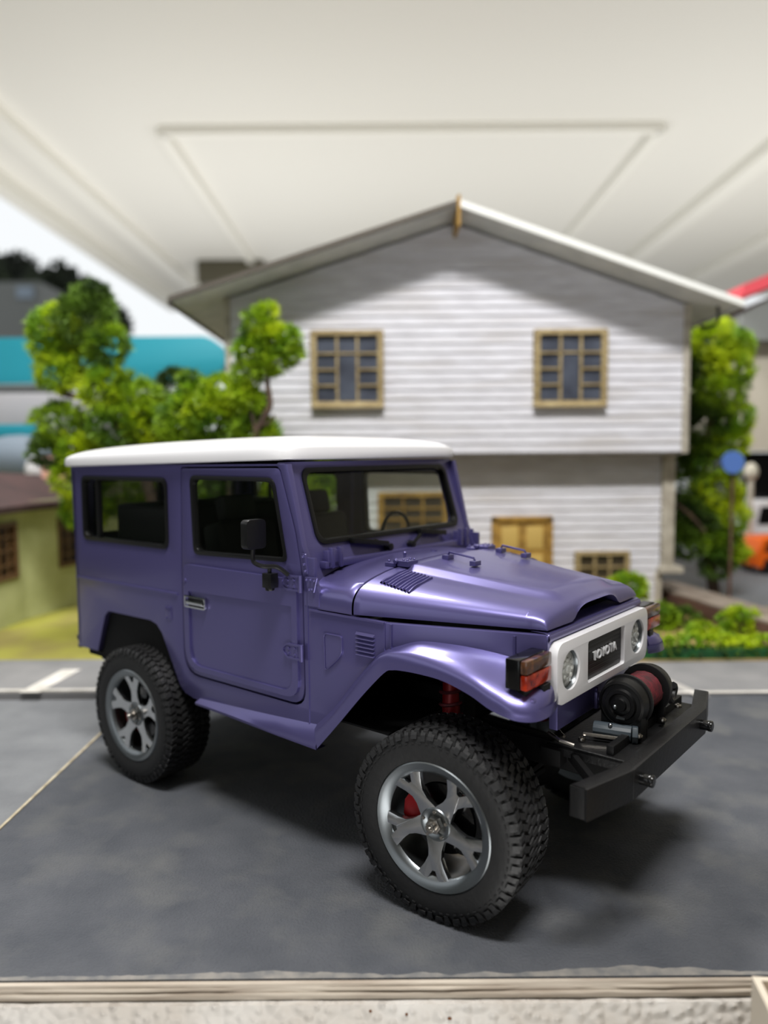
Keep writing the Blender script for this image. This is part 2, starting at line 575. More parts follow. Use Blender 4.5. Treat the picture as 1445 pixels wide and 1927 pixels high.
    MB().plate(sh, [], lambda a, b, t: Vector((0.075 + t, s * (0.95 + a), 1.722 + b)), 0.0, 0.05).build('mirror_head', BLK, mr, bevel=0.014)
    MB().plate(shrink(sh, 0.012), [], lambda a, b, t: Vector((0.075 + t, s * (0.95 + a), 1.722 + b)), -0.004, 0.0).build('mirror_glass', SATIN, mr)
    MB().box(0.085, 0.155, s * 0.83, s * 0.885, 1.425, 1.505).cyl((0.12, s * 0.86, 1.50), (0.12, s * 0.86, 1.545), 0.012, n=8).cyl((0.12, s * 0.86, 1.43), (0.12, s * 0.86, 1.41), 0.026, n=10).build('mirror_bracket', BLK, mr, bevel=0.008)

    # cowl side with windshield hinge brackets
    mb = MB().plate([(0.325, 1.345), (0.43, 1.345), (0.435, 1.42), (0.40, 1.50), (0.40, 1.60), (0.335, 1.60)], [], side(s), -0.02, 0.004)
    mb.build('cowl_side_plate', PAINT, CAR, bevel=0.003)
    mb = MB().plate([(0.34, 1.50), (0.43, 1.50), (0.405, 1.42), (0.36, 1.42)], [], side(s), 0.004, 0.014)
    mb.plate([(0.335, 1.515), (0.36, 1.515), (0.345, 1.62), (0.318, 1.62)], [], side(s), 0.0, 0.012)
    for x, z in ((0.355, 1.485), (0.385, 1.488), (0.412, 1.485), (0.375, 1.435), (0.395, 1.44), (0.347, 1.53), (0.338, 1.565), (0.33, 1.605)):
        mb.cyl((x, s * 0.81, z), (x, s * 0.824, z), 0.008, 0.006, 8)
    mb.build('pillar_bracket', PAINT, CAR, bevel=0.002, seg=1)
    mb = MB().box(0.345, 0.385, s * 0.56, s * 0.68, 1.53, 1.625).box(0.37, 0.40, s * 0.575, s * 0.60, 1.53, 1.64).box(0.37, 0.40, s * 0.64, s * 0.665, 1.53, 1.64)
    mb.build('windshield_hinge', PAINT, CAR, bevel=0.006)

# ---- rear of the tub
bo = rrect(-0.80, 0.80, 0.762, 2.07, 0.03)
bw = [rrect(-0.66, -0.08, 1.56, 1.97, 0.05), rrect(0.08, 0.66, 1.56, 1.97, 0.05)]
back = MB().plate(bo, bw, lambda a, b, t: Vector((-2.015 + t, a, b)), 0.0, 0.035).build('rear_panel', PAINT, CAR, bevel=0.005)
for w in bw:
    MB().plate(shrink(w, -0.012), [shrink(w, 0.02)], lambda a, b, t: Vector((-2.022 + t, a, b)), 0.0, 0.04).build('rear_window_rubber', BLK, back)
    MB().plate(shrink(w, 0.01), [], lambda a, b, t: Vector((-2.0 + t, a, b)), 0.0, 0.005).build('window_pane', GLASSR, back)
MB().bar((-2.035, -0.74, 1.62), (-2.035, -0.74, 1.96), 0.014, 0.02, (1, 0, 0)).build('rear_glass_seal', BLK, back)
MB().box(-2.06, -2.015, -0.79, -0.74, 0.80, 0.835).box(-2.05, -2.015, -0.79, -0.70, 0.745, 0.765).build('rear_hinge', BLK, back, bevel=0.004)

# ---- roof
rows = []
N, M = 56, 40
for i in range(N + 1):
    u = -1 + 2 * i / N
    row = []
    for k in range(M + 1):
        v = -1 + 2 * k / M
        # superellipse plan so that the corners round off
        uu = math.copysign(abs(sin(u * pi / 2)), u)
        vv = math.copysign(abs(sin(v * pi / 2)), v)
        px, py = uu, vv
        r = (abs(px) ** 14 + abs(py) ** 14) ** (1 / 14)
        rr_ = max(abs(px), abs(py))
        if r > 1e-6: px, py = px * rr_ / r, py * rr_ / r
        x = -0.968 + 1.196 * px
        y = 0.836 * py
        e = max(0.0, 1 - abs(uu) ** 12) ** 0.5 * max(0.0, 1 - abs(vv) ** 9) ** 0.5
        zb = 2.120 + 0.0203 * (x + 2.09)
        z = zb + 0.058 * e + 0.048 * max(0, 1 - abs(vv) ** 2.6) * max(0, 1 - abs(uu) ** 3.0) ** 0.8
        row.append(Vector((x, y, z)))
    rows.append(row)
mb = MB().grid(rows)
edge = [rows[0][k] for k in range(M + 1)] + [rows[i][M] for i in range(1, N + 1)] + [rows[N][k] for k in range(M - 1, -1, -1)] + [rows[i][0] for i in range(N - 1, 0, -1)]
c = Vector((-0.968, 0, 0))


def ring(sc, dz):
    return [Vector((c.x + (p.x - c.x) * sc, p.y * sc, p.z + dz)) for p in edge]


mb.grid([edge, ring(1.004, -0.010), ring(1.006, -0.040), ring(1.004, -0.050), ring(0.985, -0.056), ring(0.94, -0.056), ring(0.3, -0.05)], closed=True)
mb.build('roof', WHITE, CAR, smooth=50, label='white rounded roof')
# header under the roof, front
# ---- windshield frame
wf = lambda a, b, t: Vector((xw(b) - 0.0 + t, a, b))
wo = [(-0.788, 2.10), (-0.790, 1.60), (-0.775, 1.455), (0.775, 1.455), (0.790, 1.60), (0.788, 2.10)]
wo = rpoly(wo, [0.02, 0.03, 0.04, 0.04, 0.03, 0.02])
wh = rrect(-0.668, 0.668, 1.668, 2.052, 0.06)
fr = MB().plate(wo, [wh], wf, -0.055, 0.0).build('windshield_frame', PAINT, CAR, bevel=0.012)
MB().plate(shrink(wh, -0.016), [shrink(wh, 0.010)], wf, -0.03, 0.012).build('windshield_rubber', BLK, fr, bevel=0.005)
MB().plate(shrink(wh, 0.008), [], wf, -0.02, -0.014).build('windshield_pane', GLASS, fr)


def onw(y, z, t=0.012):
    return Vector((xw(z) + t, y, z))


for (pv, el, t0, t1) in (((-0.12, 1.59), (-0.24, 1.64), (-0.43, 1.655), (-0.14, 1.612)), ((0.10, 1.585), (0.25, 1.66), (0.20, 1.655), (0.46, 1.625))):
    mb = MB().cyl(onw(pv[0], pv[1], 0), onw(pv[0], pv[1], 0.045), 0.022, n=12)
    mb.bar(onw(*pv, 0.035), onw(*el, 0.03), 0.018, 0.016, (1, 0, 0))
    w = mb.build('wiper_arm', BLK, CAR, bevel=0.003)
    MB().bar(onw(*t0, 0.03), onw(*t1, 0.03), 0.03, 0.042, (1, 0, 0)).build('wiper_blade', BLK, w, bevel=0.004)

# ---- cowl and hood
PROF = [(-0.80, 1.335), (-0.80, 1.375), (-0.793, 1.412), (-0.770, 1.446), (-0.729, 1.473), (-0.658, 1.497), (-0.58, 1.514), (-0.514, 1.526), (-0.376, 1.541), (-0.182, 1.552), (0, 1.556)]
PROFF = [(-0.530, 1.338), (-0.530, 1.352), (-0.528, 1.366), (-0.520, 1.382), (-0.505, 1.394), (-0.470, 1.408), (-0.42, 1.417), (-0.36, 1.424), (-0.26, 1.434), (-0.13, 1.442), (0, 1.445)]


def halfcurve(pf, sub=4):
    return catmull([Vector((a, b, 0)) for a, b in pf], sub)


PR, PF = halfcurve(PROF), halfcurve(PROFF)


def section(x, t, drop=0.0, arch=0.0, pull=0.0):
    """t: 0 at the rear gap, 1 at the front; drop lowers the top towards the sill line"""
    half = []
    for a, b in zip(PR, PF):
        p = a * (1 - t) + b * t
        y, z = p.x, p.y
        cr = 0.455 * (1 - t) + 0.30 * t
        w = min(1, max(0, (cr - abs(y)) / 0.030))
        fade = min(1, max(0, (0.965 - t) / 0.05)) * min(1, max(0, (t - 0.01) / 0.06))
        z += 0.022 * w * w * (3 - 2 * w) * fade
        z = z - (z - 1.338) * drop
        zmin = 1.338 + arch * max(0, 1 - (abs(y) / 0.27) ** 5)
        z = max(z, zmin)
        half.append(Vector((x - pull * abs(y) ** 2, y, z)))
    return half + [Vector((p.x, -p.y, p.z)) for p in half[-2::-1]]


rows = [section(0.668, 0, 0.05)]
for i in range(0, 25):
    t = i / 24
    rows.append(section(0.670 + 0.85 * t, t * 0.94))
for x, t, d, ar in ((1.545, 0.965, 0.03, 0), (1.565, 0.98, 0.09, 0), (1.582, 0.99, 0.2, 0), (1.594, 1, 0.36, 0), (1.601, 1, 0.6, 0.068), (1.604, 1, 0.85, 0.068), (1.604, 1, 1.0, 0.068)):
    rows.append(section(x, t, d, ar, 0.03))
mb = MB().grid(rows)
last = rows[-1]
mb.grid([last, [p + Vector((-0.03, 0, 0.002)) for p in last], [p + Vector((-0.15, 0, 0.01)) for p in last]])
hood = mb.build('hood', PAINT, CAR, smooth=60)
# louvres on both shoulders of the hood
def hood_z(x, y):
    t = (x - 0.670) / 0.85 * 0.94
    best = None
    for a, b in zip(PR, PF):
        p = a * (1 - t) + b * t
        if best is None or abs(p.x + abs(y)) < best[0]:
            best = (abs(p.x + abs(y)), p.y)
    return best[1]


for s in (-1, 1):
    for k in range(9):
        x0 = 0.735 + k * 0.0215
        pts = []
        for j in range(7):
            y = s * (0.465 + 0.20 * j / 6)
            z = hood_z(x0, y)
            pts.append(Vector((x0, y, z)))
        mb = MB()
        mb.grid([[p + Vector((-0.010, 0, -0.002)) for p in pts], [p + Vector((0.0, 0, 0.011)) for p in pts], [p + Vector((0.007, 0, 0.010)) for p in pts], [p + Vector((0.009, 0, -0.004)) for p in pts]])
        mb.build('louvre', PAINT, hood, smooth=60)
    for k in range(3):
        x0 = 1.452 + k * 0.022
        MB().tube([(x0, s * 0.542, 1.352), (x0, s * 0.545, 1.372), (x0 - 0.004, s * 0.532, 1.392), (x0 - 0.008, s * 0.505, 1.408)], 0.0055, 6).build('side_rib', PAINT, hood)
# latch bars on the hood top
for y in (-0.16, 0.34):
    mb = MB()
    a, b = Vector((0.80, y, 1.576)), Vector((0.99, y - 0.02, 1.560))
    if y > 0: a, b = Vector((0.84, y, 1.565)), Vector((1.02, y - 0.02, 1.55))
    mb.tube([a, a + Vector((0.01, 0, 0.022)), b + Vector((-0.01, 0, 0.02)), b], 0.007, 6)
    mb.box(a.x - 0.02, a.x + 0.02, a.y - 0.03, a.y + 0.03, a.z - 0.02, a.z + 0.006).box(b.x - 0.018, b.x + 0.018, b.y - 0.03, b.y + 0.03, b.z - 0.02, b.z + 0.006)
    mb.build('hood_latch', PAINT, hood, bevel=0.003)
# hinges at the rear of the hood
for y in (-0.40, 0.40):
    mb = MB().box(0.585, 0.66, y - 0.05, y + 0.05, 1.535, 1.556).box(0.665, 0.74, y - 0.045, y + 0.045, 1.54, 1.572)
    mb.cyl((0.662, y - 0.06, 1.565), (0.662, y + 0.06, 1.565), 0.013, n=10)
    for dx in (0.60, 0.635, 0.70, 0.725):
        for dy in (-0.03, 0.03):
            mb.cyl((dx, y + dy, 1.55), (dx, y + dy, 1.580 if dx > 0.65 else 1.568), 0.0075, n=8)
    mb.build('hood_hinge', PAINT, CAR, bevel=0.002, seg=1)
MB().cyl((0.60, -0.29, 1.54), (0.60, -0.29, 1.585), 0.008, n=8).ball((0.60, -0.29, 1.588), 0.011).cyl((0.52, 0.1, 1.54), (0.52, 0.1, 1.56), 0.02, n=10).build('washer_nozzle', PAINT, CAR)
rows = []
for x, t in ((0.33, 0.0), (0.37, 0.0), (0.42, 0.0), (0.50, 0), (0.60, 0), (0.652, 0), (0.656, 0.02)):
    r = [Vector((x, p.x * 1.0, p.y - (p.y - 1.33) * (0.0 if x < 0.655 else 0.05))) for p in PR]
    # the cowl nose narrows a little where it meets the door pillar
    for p in r:
        if x < 0.40: p.y *= 0.985
    rows.append(r + [Vector((p.x, -p.y, p.z)) for p in r[-2::-1]])
mb = MB().grid(rows)
MB_c = mb.build('cowl_panel', PAINT, CAR, smooth=60)
MB().box(0.335, 0.385, -0.70, 0.70, 1.53, 1.568).build('cowl_top_lip', PAINT, CAR, bevel=0.008)

# ---- front: bay sides, fascia, fenders
for s in (-1, 1):
    mb = MB()
    p = [(0.868, s * 0.795), (1.605, s * 0.553), (1.595, s * 0.52), (0.868, s * 0.76)]
    mb.add([(x, y, z) for z in (1.15, 1.322) for x, y in p], [(0, 1, 5, 4), (2, 3, 7, 6), (4, 5, 6, 7), (0, 3, 2, 1), (0, 4, 7, 3), (1, 2, 6, 5)])
    bay = mb.build('engine_bay_side', PAINT, CAR, bevel=0.004)
    MB().bar((0.90, s * 0.790, 1.16), (0.90, s * 0.790, 1.318), 0.012, 0.010, (1, 0, 0)).build('seam_strip', PAINT, bay)
    MB().bar((1.47, s * 0.602, 1.20), (1.47, s * 0.602, 1.31), 0.014, 0.012, (1, 0, 0)).build('seam_strip', PAINT, bay)
    A = [(.38, -.80, .70), (.52, -.80, .825), (.66, -.80, .985), (.80, -.80, 1.135), (.865, -.795, 1.185), (.931, -.771, 1.215), (1.035, -.738, 1.248), (1.185, -.69, 1.246),
         (1.319, -.647, 1.233), (1.437, -.609, 1.213), (1.52, -.585, 1.19), (1.56, -.572, 1.16), (1.59, -.565, 1.14), (1.60, -.562, 1.13)]
    B = [(.41, -.828, .66), (.545, -.832, .79), (.69, -.835, .958), (.83, -.838, 1.12), (.895, -.838, 1.168), (.96, -.838, 1.183), (1.065, -.838, 1.185), (1.22, -.838, 1.178),
         (1.37, -.838, 1.150), (1.49, -.838, 1.105), (1.585, -.828, 1.075), (1.655, -.775, 1.068), (1.675, -.67, 1.075), (1.655, -.572, 1.08)]
    C = [(.43, -.835, .60), (.576, -.838, .755), (.758, -.84, .955), (.895, -.84, 1.09), (.948, -.84, 1.113), (1.01, -.84, 1.12), (1.118, -.84, 1.122), (1.24, -.84, 1.114),
         (1.38, -.84, 1.078), (1.489, -.84, 1.033), (1.60, -.83, 1.008), (1.672, -.775, 1.003), (1.688, -.67, 1.006), (1.66, -.575, 1.008)]
    Ac, Bc, Cc = catmull(A, 5), catmull(B, 5), catmull(C, 5)
    rows = []
    for a, b, c_ in zip(Ac, Bc, Cc):
        m1 = a * 0.55 + b * 0.45 + Vector((0, 0, 0.004))
        m2 = a * 0.16 + b * 0.84 + Vector((0, 0, 0.006))
        pr = catmull([a, m1, m2, b + (c_ - b) * 0.25 + (c_ - a).cross(Vector((0, 0, 0))), b * 0.25 + c_ * 0.75, c_], 3)
        inn = Vector((0, 0.03, 0.012))
        inn2 = Vector((0, 0.03, 0.05))
        pr += [c_ + inn, c_ + inn2]
        rows.append([Vector((q.x, -s * q.y if s > 0 else q.y, q.z)) for q in pr])
    MB().grid(rows).build('front_fender', PAINT, CAR, smooth=60)
    # indicator lamp on the fender nose
    lm = MB().box(1.535, 1.605, s * 0.565, s * 0.80, 1.128, 1.262).box(1.56, 1.615, s * 0.60, s * 0.76, 1.085, 1.13).build('indicator_housing', BLKG, CAR, bevel=0.008)
    MB().box(1.606, 1.64, s * 0.568, s * 0.797, 1.13, 1.198).build('indicator_lens', AMBER, lm, bevel=0.01, label='amber lower half of the indicator')
    MB().box(1.606, 1.64, s * 0.568, s * 0.797, 1.200, 1.26).build('indicator_lens', SMOKE, lm, bevel=0.01, label='smoky clear upper half of the indicator')
    MB().box(1.61, 1.65, s * 0.60, s * 0.66, 1.07, 1.128).build('indicator_stalk', BLK, lm, bevel=0.004)
for s in (-1, 1):
    MB().box(1.50, 1.655, min(s * 0.57, s * 0.765), max(s * 0.57, s * 0.765), 1.03, 1.09).build('fender_nose', PAINT, CAR, bevel=0.02, seg=3)
fo = [(-0.553, 1.0), (0.553, 1.0), (0.553, 1.325), (-0.553, 1.325)]
fas = MB().plate(rpoly(fo, 0.03), [rrect(-0.50, 0.50, 1.02, 1.26, 0.04)], lambda a, b, t: Vector((1.585 + t, a, b)), 0.0, 0.025)
for k in range(1):
    rows = []
    for i in range(9):
        y = -0.545 + 1.09 * i / 8
        rows.append([Vector((1.61, y, 1.285)), Vector((1.618, y, 1.30)), Vector((1.612, y, 1.318)), Vector((1.59, y, 1.328)), Vector((1.50, y, 1.33))])
    fas.grid(rows)
fas = fas.build('front_fascia', PAINT, CAR, smooth=50)
MB().box(1.50, 1.585, -0.52, 0.52, 1.005, 1.32).build('radiator_block', UND, CAR)
# white bezel with two lamp openings and the centre opening
bz = rrect(-0.548, 0.548, 0.998, 1.284, 0.06, 7)
hole_c = rrect(-0.225, 0.225, 1.034, 1.236, 0.015)


def circ(cx, cy, r, n=32):
    return [(cx + r * cos(2 * pi * k / n), cy + r * sin(2 * pi * k / n)) for k in range(n)]


bezel = MB().plate(bz, [circ(-0.406, 1.141, 0.092), circ(0.406, 1.141, 0.092), hole_c], lambda a, b, t: Vector((1.61 + t, a, b)), 0.0, 0.045)
bezel = bezel.build('grille_bezel', WHITE, CAR, bevel=0.014, seg=3, label='white surround of the headlamps and grille')
for s in (-1, 1):
    hl = MB().lathe([(1.640, 0.0), (1.638, 0.03), (1.634, 0.06), (1.626, 0.088)], 32, 'x', (0, s * 0.406, 1.141)).build('headlamp', LAMPG, CAR, smooth=60)
    MB().lathe([(1.620, 0.096), (1.642, 0.094), (1.645, 0.089), (1.635, 0.085), (1.62, 0.084)], 32, 'x', (0, s * 0.406, 1.141), ).build('lamp_ring', SATIN, hl)
    mb = MB()
    for k in range(8):
        a = 2 * pi * k / 8
        mb.cyl((1.628, s * 0.406 + 0.045 * cos(a), 1.141 + 0.045 * sin(a)), (1.642, s * 0.406 + 0.045 * cos(a), 1.141 + 0.045 * sin(a)), 0.013, 0.010, 8)
    mb.cyl((1.628, s * 0.406, 1.141), (1.645, s * 0.406, 1.141), 0.022, 0.018, 12)
    mb.build('lamp_reflector', LAMPG, hl, bevel=0.002, seg=1)
gr = MB().plate(shrink(hole_c, -0.004), [], lambda a, b, t: Vector((1.60 + t, a, b)), 0, 0.034).build('grille_plate', BLK, CAR)
for k in range(9):
    z = 1.05 + k * 0.0215
    MB().box(1.630, 1.6355, -0.215, 0.215, z, z + 0.012).build('grille_slat', BLK, gr, bevel=0.001, seg=1)
# raised lettering
tx = bpy.data.curves.new('letters', 'FONT')
tx.body = 'TOYOTA'
tx.size = 0.066 * S
tx.extrude = 0.005 * S
tx.space_character = 1.05
tx.align_x = 'CENTER'
to = bpy.data.objects.new('tmp_letters', tx)
COL.objects.link(to)
bpy.context.view_layer.update()
me = bpy.data.meshes.new_from_object(to.evaluated_get(bpy.context.evaluated_depsgraph_get()))
bpy.data.objects.remove(to)
me.transform(Matrix(((0, 0, 1, 1.643 * S), (1, 0, 0, 0.0), (0, 1, 0, 1.122 * S), (0, 0, 0, 1))))
me.materials.clear()
me.materials.append(mat('bright_silver', (225, 226, 228), 0.35, 0.2))
lt = bpy.data.objects.new('badge_lettering', me)
COL.objects.link(lt)
lt.parent = gr
# lower valance
MB().box(1.555, 1.60, -0.43, 0.43, 0.845, 0.99).box(1.545, 1.615, -0.02, 0.02, 0.84, 0.93).build('front_valance', PAINT, CAR, bevel=0.008)
MB().cyl((1.60, 0.02, 0.885), (1.625, 0.02, 0.885), 0.032, 0.026, 16).cyl((1.60, -0.01, 0.94), (1.615, -0.01, 0.94), 0.014, n=10).build('valance_boss', PAINT, CAR, bevel=0.004)

# ---- cabin
MB().box(-1.98, 0.36, -0.74, 0.74, 0.70, 0.74).build('cabin_floor', UND, CAR)
MB().box(-1.75, -0.62, -0.765, -0.60, 0.74, 1.12).box(-1.75, -0.62, 0.60, 0.765, 0.74, 1.12).box(-1.72, -0.7, -0.765, -0.40, 1.075, 1.12).box(-1.72, -0.7, 0.40, 0.765, 1.075, 1.12).build('wheel_well_box', UND, CAR)
for s in (-1, 1):
    st = MB().box(-0.62, -0.12, s * 0.12, s * 0.60, 0.95, 1.25).build('seat', SEAT, CAR, bevel=0.05, seg=3)
    mb = MB().box(-0.1, 0.1, -0.24, 0.24, 0.0, 0.52)
    mb.xf(Matrix.Translation((-0.62, s * 0.36, 1.20)) @ Matrix.Rotation(radians(-12), 4, 'Y'))
    mb.build('seat_back', SEAT, st, bevel=0.06, seg=3)
    mb = MB().box(-0.05, 0.05, -0.14, 0.14, 0.0, 0.17)
    mb.xf(Matrix.Translation((-0.735, s * 0.36, 1.71)) @ Matrix.Rotation(radians(-12), 4, 'Y'))
    mb.build('headrest', SEAT, st, bevel=0.04, seg=3)
st = MB().box(-1.45, -1.05, -0.58, 0.58, 0.95, 1.2).build('rear_bench', SEAT, CAR, bevel=0.05, seg=3)
MB().box(-1.80, -1.10, -0.60, 0.60, 1.15, 1.80).build('bench_back', SEAT, st, bevel=0.05, seg=3)
MB().box(0.08, 0.27, -0.74, 0.74, 1.33, 1.60).build('dashboard', BLK, CAR, bevel=0.05, seg=3)
sw = MB()
pts = [Vector((0.02, 0.36 + 0.15 * cos(2 * pi * k / 24), 1.60 + 0.15 * sin(2 * pi * k / 24))) for k in range(25)]
sw.tube(pts, 0.012, 6).bar((0.02, 0.22, 1.60), (0.02, 0.50, 1.60), 0.02, 0.02).bar((0.02, 0.36, 1.60), (0.20, 0.36, 1.52), 0.03, 0.03)
sw.build('steering_wheel', BLK, CAR)
MB().box(-2.0, 0.16, -0.77, 0.77, 2.035, 2.055).build('headliner', UND, CAR)
MB().box(0.44, 1.50, -0.45, 0.45, 1.0, 1.315).box(0.40, 0.44, -0.77, 0.77, 0.75, 1.32).build('engine_cover_block', UND, CAR)
MB().box(0.44, 0.90, -0.765, 0.765, 1.24, 1.318).box(0.44, 0.86, -0.765, 0.765, 0.75, 0.76).build('bay_liner', UND, CAR)

# ---- chassis
for s in (-1, 1):
    rail = MB()
    for x0, x1, z0, z1 in ((-1.95, -0.9, 0.70, 0.82), (-0.9, 1.0, 0.60, 0.72), (1.0, 1.86, 0.62, 0.75)):
        rail.box(x0, x1, s * 0.25, s * 0.33, z0, z1)
    rail.build('chassis_rail', UND, CAR, bevel=0.01)
    for xx, fr_ in ((1.14, 1), (-1.20, 0)):
        nm = 'shock_absorber'
        x = 1.03 if fr_ else -1.30
        b0, b1 = Vector((x + 0.02, s * 0.50, 0.52)), Vector((x - 0.02, s * 0.42, 1.10))
        sh = MB().cyl(b0, b0.lerp(b1, 0.5), 0.035, n=12).cyl(b0.lerp(b1, 0.45), b1, 0.052, n=16).build(nm, RED, CAR, label='red coil-over shock absorber')
        coil = [b0.lerp(b1, 0.1 + 0.85 * k / 96) + Vector((0.062 * cos(2 * pi * k / 12), 0.062 * sin(2 * pi * k / 12), 0)) for k in range(97)]
        MB().tube(coil, 0.009, 6).build('coil_spring', DRED, sh)
for x in (1.202, -1.202):
    MB().cyl((x, -0.66, 0.445), (x, 0.66, 0.445), 0.06, n=16).ball((x, 0.10, 0.445), 0.15).cyl((x - 0.16, 0.1, 0.46), (x - 0.05, 0.1, 0.45), 0.06, 0.11, 14).build('axle', UND, CAR)
mb = MB()
for s in (-1, 1):
    mb.bar((1.17, s * 0.44, 0.44), (0.30, s * 0.27, 0.58), 0.035, 0.035).bar((-1.17, s * 0.44, 0.44), (-0.30, s * 0.27, 0.58), 0.035, 0.035)
mb.bar((1.30, -0.52, 0.44), (1.30, 0.52, 0.44), 0.03, 0.03)
mb.bar((1.30, -0.42, 0.46), (1.42, 0.24, 0.62), 0.03, 0.03)
mb.build('suspension_link', UND, CAR, bevel=0.006)
MB().box(-0.40, 0.30, -0.24, 0.24, 0.52, 0.72).build('gearbox_block', UND, CAR, bevel=0.02)
MB().box(-1.95, -1.90, -0.33, 0.33, 0.68, 0.80).build('rear_crossmember', UND, CAR, bevel=0.01)
MB().box(0.35, 0.9, -0.2, 0.2, 0.62, 0.85).build('motor_block', UND, CAR, bevel=0.02)
MB().box(-1.90, -1.62, -0.70, -0.35, 0.66, 0.77).build('rear_skid_block', UND, CAR, bevel=0.02)
for s in (-1, 1): MB().box(1.05, 1.10, s * 0.40 - 0.06, s * 0.40 + 0.06, 0.75, 1.2).build('shock_tower', UND, CAR, bevel=0.01)

# ---- wheels
RT, RR = 0.445, 0.302


def make_wheel():
    w = MB()
    # rim barrel and lip (outer face at y = -0.15)
    w.lathe([(-0.150, 0.302), (-0.156, 0.296), (-0.153, 0.286), (-0.146, 0.268), (-0.134, 0.250), (-0.122, 0.243), (-0.112, 0.246), (-0.05, 0.244), (0.06, 0.238), (0.14, 0.262), (0.15, 0.300), (0.13, 0.302), (-0.13, 0.302)], 72, closed=True)
    W = w.build('wheel', SATIN, CAR, smooth=40)
    tp = [(-0.140, 0.298), (-0.152, 0.304), (-0.157, 0.33), (-0.160, 0.365), (-0.156, 0.392), (-0.148, 0.412), (-0.136, 0.425), (-0.10, 0.431), (0, 0.434), (0.10, 0.431), (0.136, 0.425), (0.148, 0.412), (0.156, 0.392), (0.160, 0.365), (0.157, 0.33), (0.14, 0.298)]
    T = MB().lathe(tp, 96).build('tyre', RUB, W, smooth=50)
    tb = MB()

    def block(a0, a1, y0, y1, r0, r1, sk=0.0, chip=0.0):
        vs = []
        for r in (r0, r1):
            q = 0.12 * (a1 - a0) if r == r1 else 0
            for a, y in ((a0 + q, y0), (a1 - q, y0 + chip), (a1 - q + sk, y1), (a0 + q + sk, y1 - chip)):
                vs.append((r * cos(a), y, r * sin(a)))
        tb.add(vs, [(0, 1, 2, 3), (7, 6, 5, 4), (0, 4, 5, 1), (1, 5, 6, 2), (2, 6, 7, 3), (3, 7, 4, 0)])
    n = 58
    st = 2 * pi / n
    for k in range(n):
        a = k * st
        for sy in (-1, 1):
            # shoulder lug, then a lug that runs down the sidewall
            block(a + 0.1 * st, a + 0.80 * st, sy * 0.108, sy * 0.145, 0.418, 0.4440, 0.03 * sy)
            vs = []
            a0, a1 = a + 0.14 * st, a + (0.66 if k % 2 else 0.84) * st
            lo = 0.398 if k % 2 else 0.408
            for aa in (a0, a1):
                for y, rr_ in ((0.140, 0.443), (0.153, 0.425), (0.160, lo), (0.150, lo), (0.130, 0.42)):
                    vs.append((rr_ * cos(aa), sy * y, rr_ * sin(aa)))
            tb.add(vs, [(0, 1, 2, 3, 4), (9, 8, 7, 6, 5), (0, 5, 6, 1), (1, 6, 7, 2), (2, 7, 8, 3), (3, 8, 9, 4), (4, 9, 5, 0)])
            block(a + 0.45 * st, a + 1.15 * st, sy * 0.066, sy * 0.101, 0.42, 0.4447, -0.04 * sy, 0.006)
            block(a + 0.05 * st, a + 0.70 * st, sy * 0.026, sy * 0.060, 0.42, 0.4453, 0.04 * sy, 0.006)
            block(a + 0.62 * st, a + 0.86 * st, sy * 0.098, sy * 0.110, 0.42, 0.441)
        block(a + 0.40 * st, a + 1.05 * st, -0.020, 0.020, 0.42, 0.4453, 0.03, -0.006)
    # fine nubs round the sidewall
    for k in range(66):
        a = 2 * pi * k / 66
        p = Vector((0.388 * cos(a), -0.158, 0.388 * sin(a)))
        t = Vector((-sin(a), 0, cos(a)))
        tb.bar(p - t * 0.008, p + t * 0.008, 0.006, 0.005, (0, 1, 0))
    tb.build('tread_block', TREAD, W, smooth=0, kind='stuff', merge=False)
    sp = MB()
    k5 = None
    spokes = []
    for k in range(5):
        a = radians(-90 + 72 * k)
        ol = [(0.060, -0.050), (0.090, -0.042), (0.120, -0.034), (0.155, -0.034), (0.190, -0.050), (0.230, -0.078), (0.268, -0.104), (0.278, -0.052), (0.262, -0.036), (0.215, -0.008),
              (0.215, 0.008), (0.262, 0.036), (0.278, 0.052), (0.268, 0.104), (0.230, 0.078), (0.190, 0.050), (0.155, 0.034), (0.120, 0.034), (0.090, 0.042), (0.060, 0.050)]
        fn = lambda p, q, t: Vector((p * cos(a) - q * sin(a), -0.084 - t - 0.026 * (p / 0.26) ** 2, p * sin(a) + q * cos(a)))
        MB().plate(ol, [], fn, 0.0, 0.028).build('spoke', SPOKE, W, bevel=0.009, seg=2)
    MB().lathe([(-0.100, 0.0), (-0.112, 0.05), (-0.120, 0.060), (-0.120, 0.074), (-0.110, 0.082), (-0.088, 0.085), (-0.085, 0.0)], 40).build('hub', SATIN, W, smooth=40)
    MB().cyl((0, -0.108, 0), (0, -0.138, 0), 0.042, 0.038, 6).cyl((0, -0.13, 0), (0, -0.168, 0), 0.022, n=16).cyl((0, -0.16, 0), (0, -0.176, 0), 0.015, 0.010, n=16).build('wheel_nut', STEEL, W, bevel=0.002)
    mb = MB()
    for k in range(5):
        a = radians(-54 + 72 * k)
        mb.cyl((0.062 * cos(a), -0.118, 0.062 * sin(a)), (0.062 * cos(a), -0.126, 0.062 * sin(a)), 0.008, n=8)
    mb.build('wheel_bolt', STEEL, W)
    MB().lathe([(-0.045, 0.0), (-0.045, 0.165), (-0.035, 0.17), (-0.025, 0.165), (-0.025, 0.0)], 48).build('brake_disc', BLKG, W, smooth=30)
    MB().plate([(r_ * cos(t_), r_ * sin(t_)) for r_, t_ in [(0.095, 2.5), (0.19, 2.55), (0.20, 2.85), (0.20, 3.2), (0.19, 3.5), (0.095, 3.55), (0.088, 3.0)]], [], lambda p, q, t: Vector((p, -0.078 + t, q)), 0, 0.06).build('brake_caliper', RED, W, bevel=0.008, label='red brake caliper')
    return W


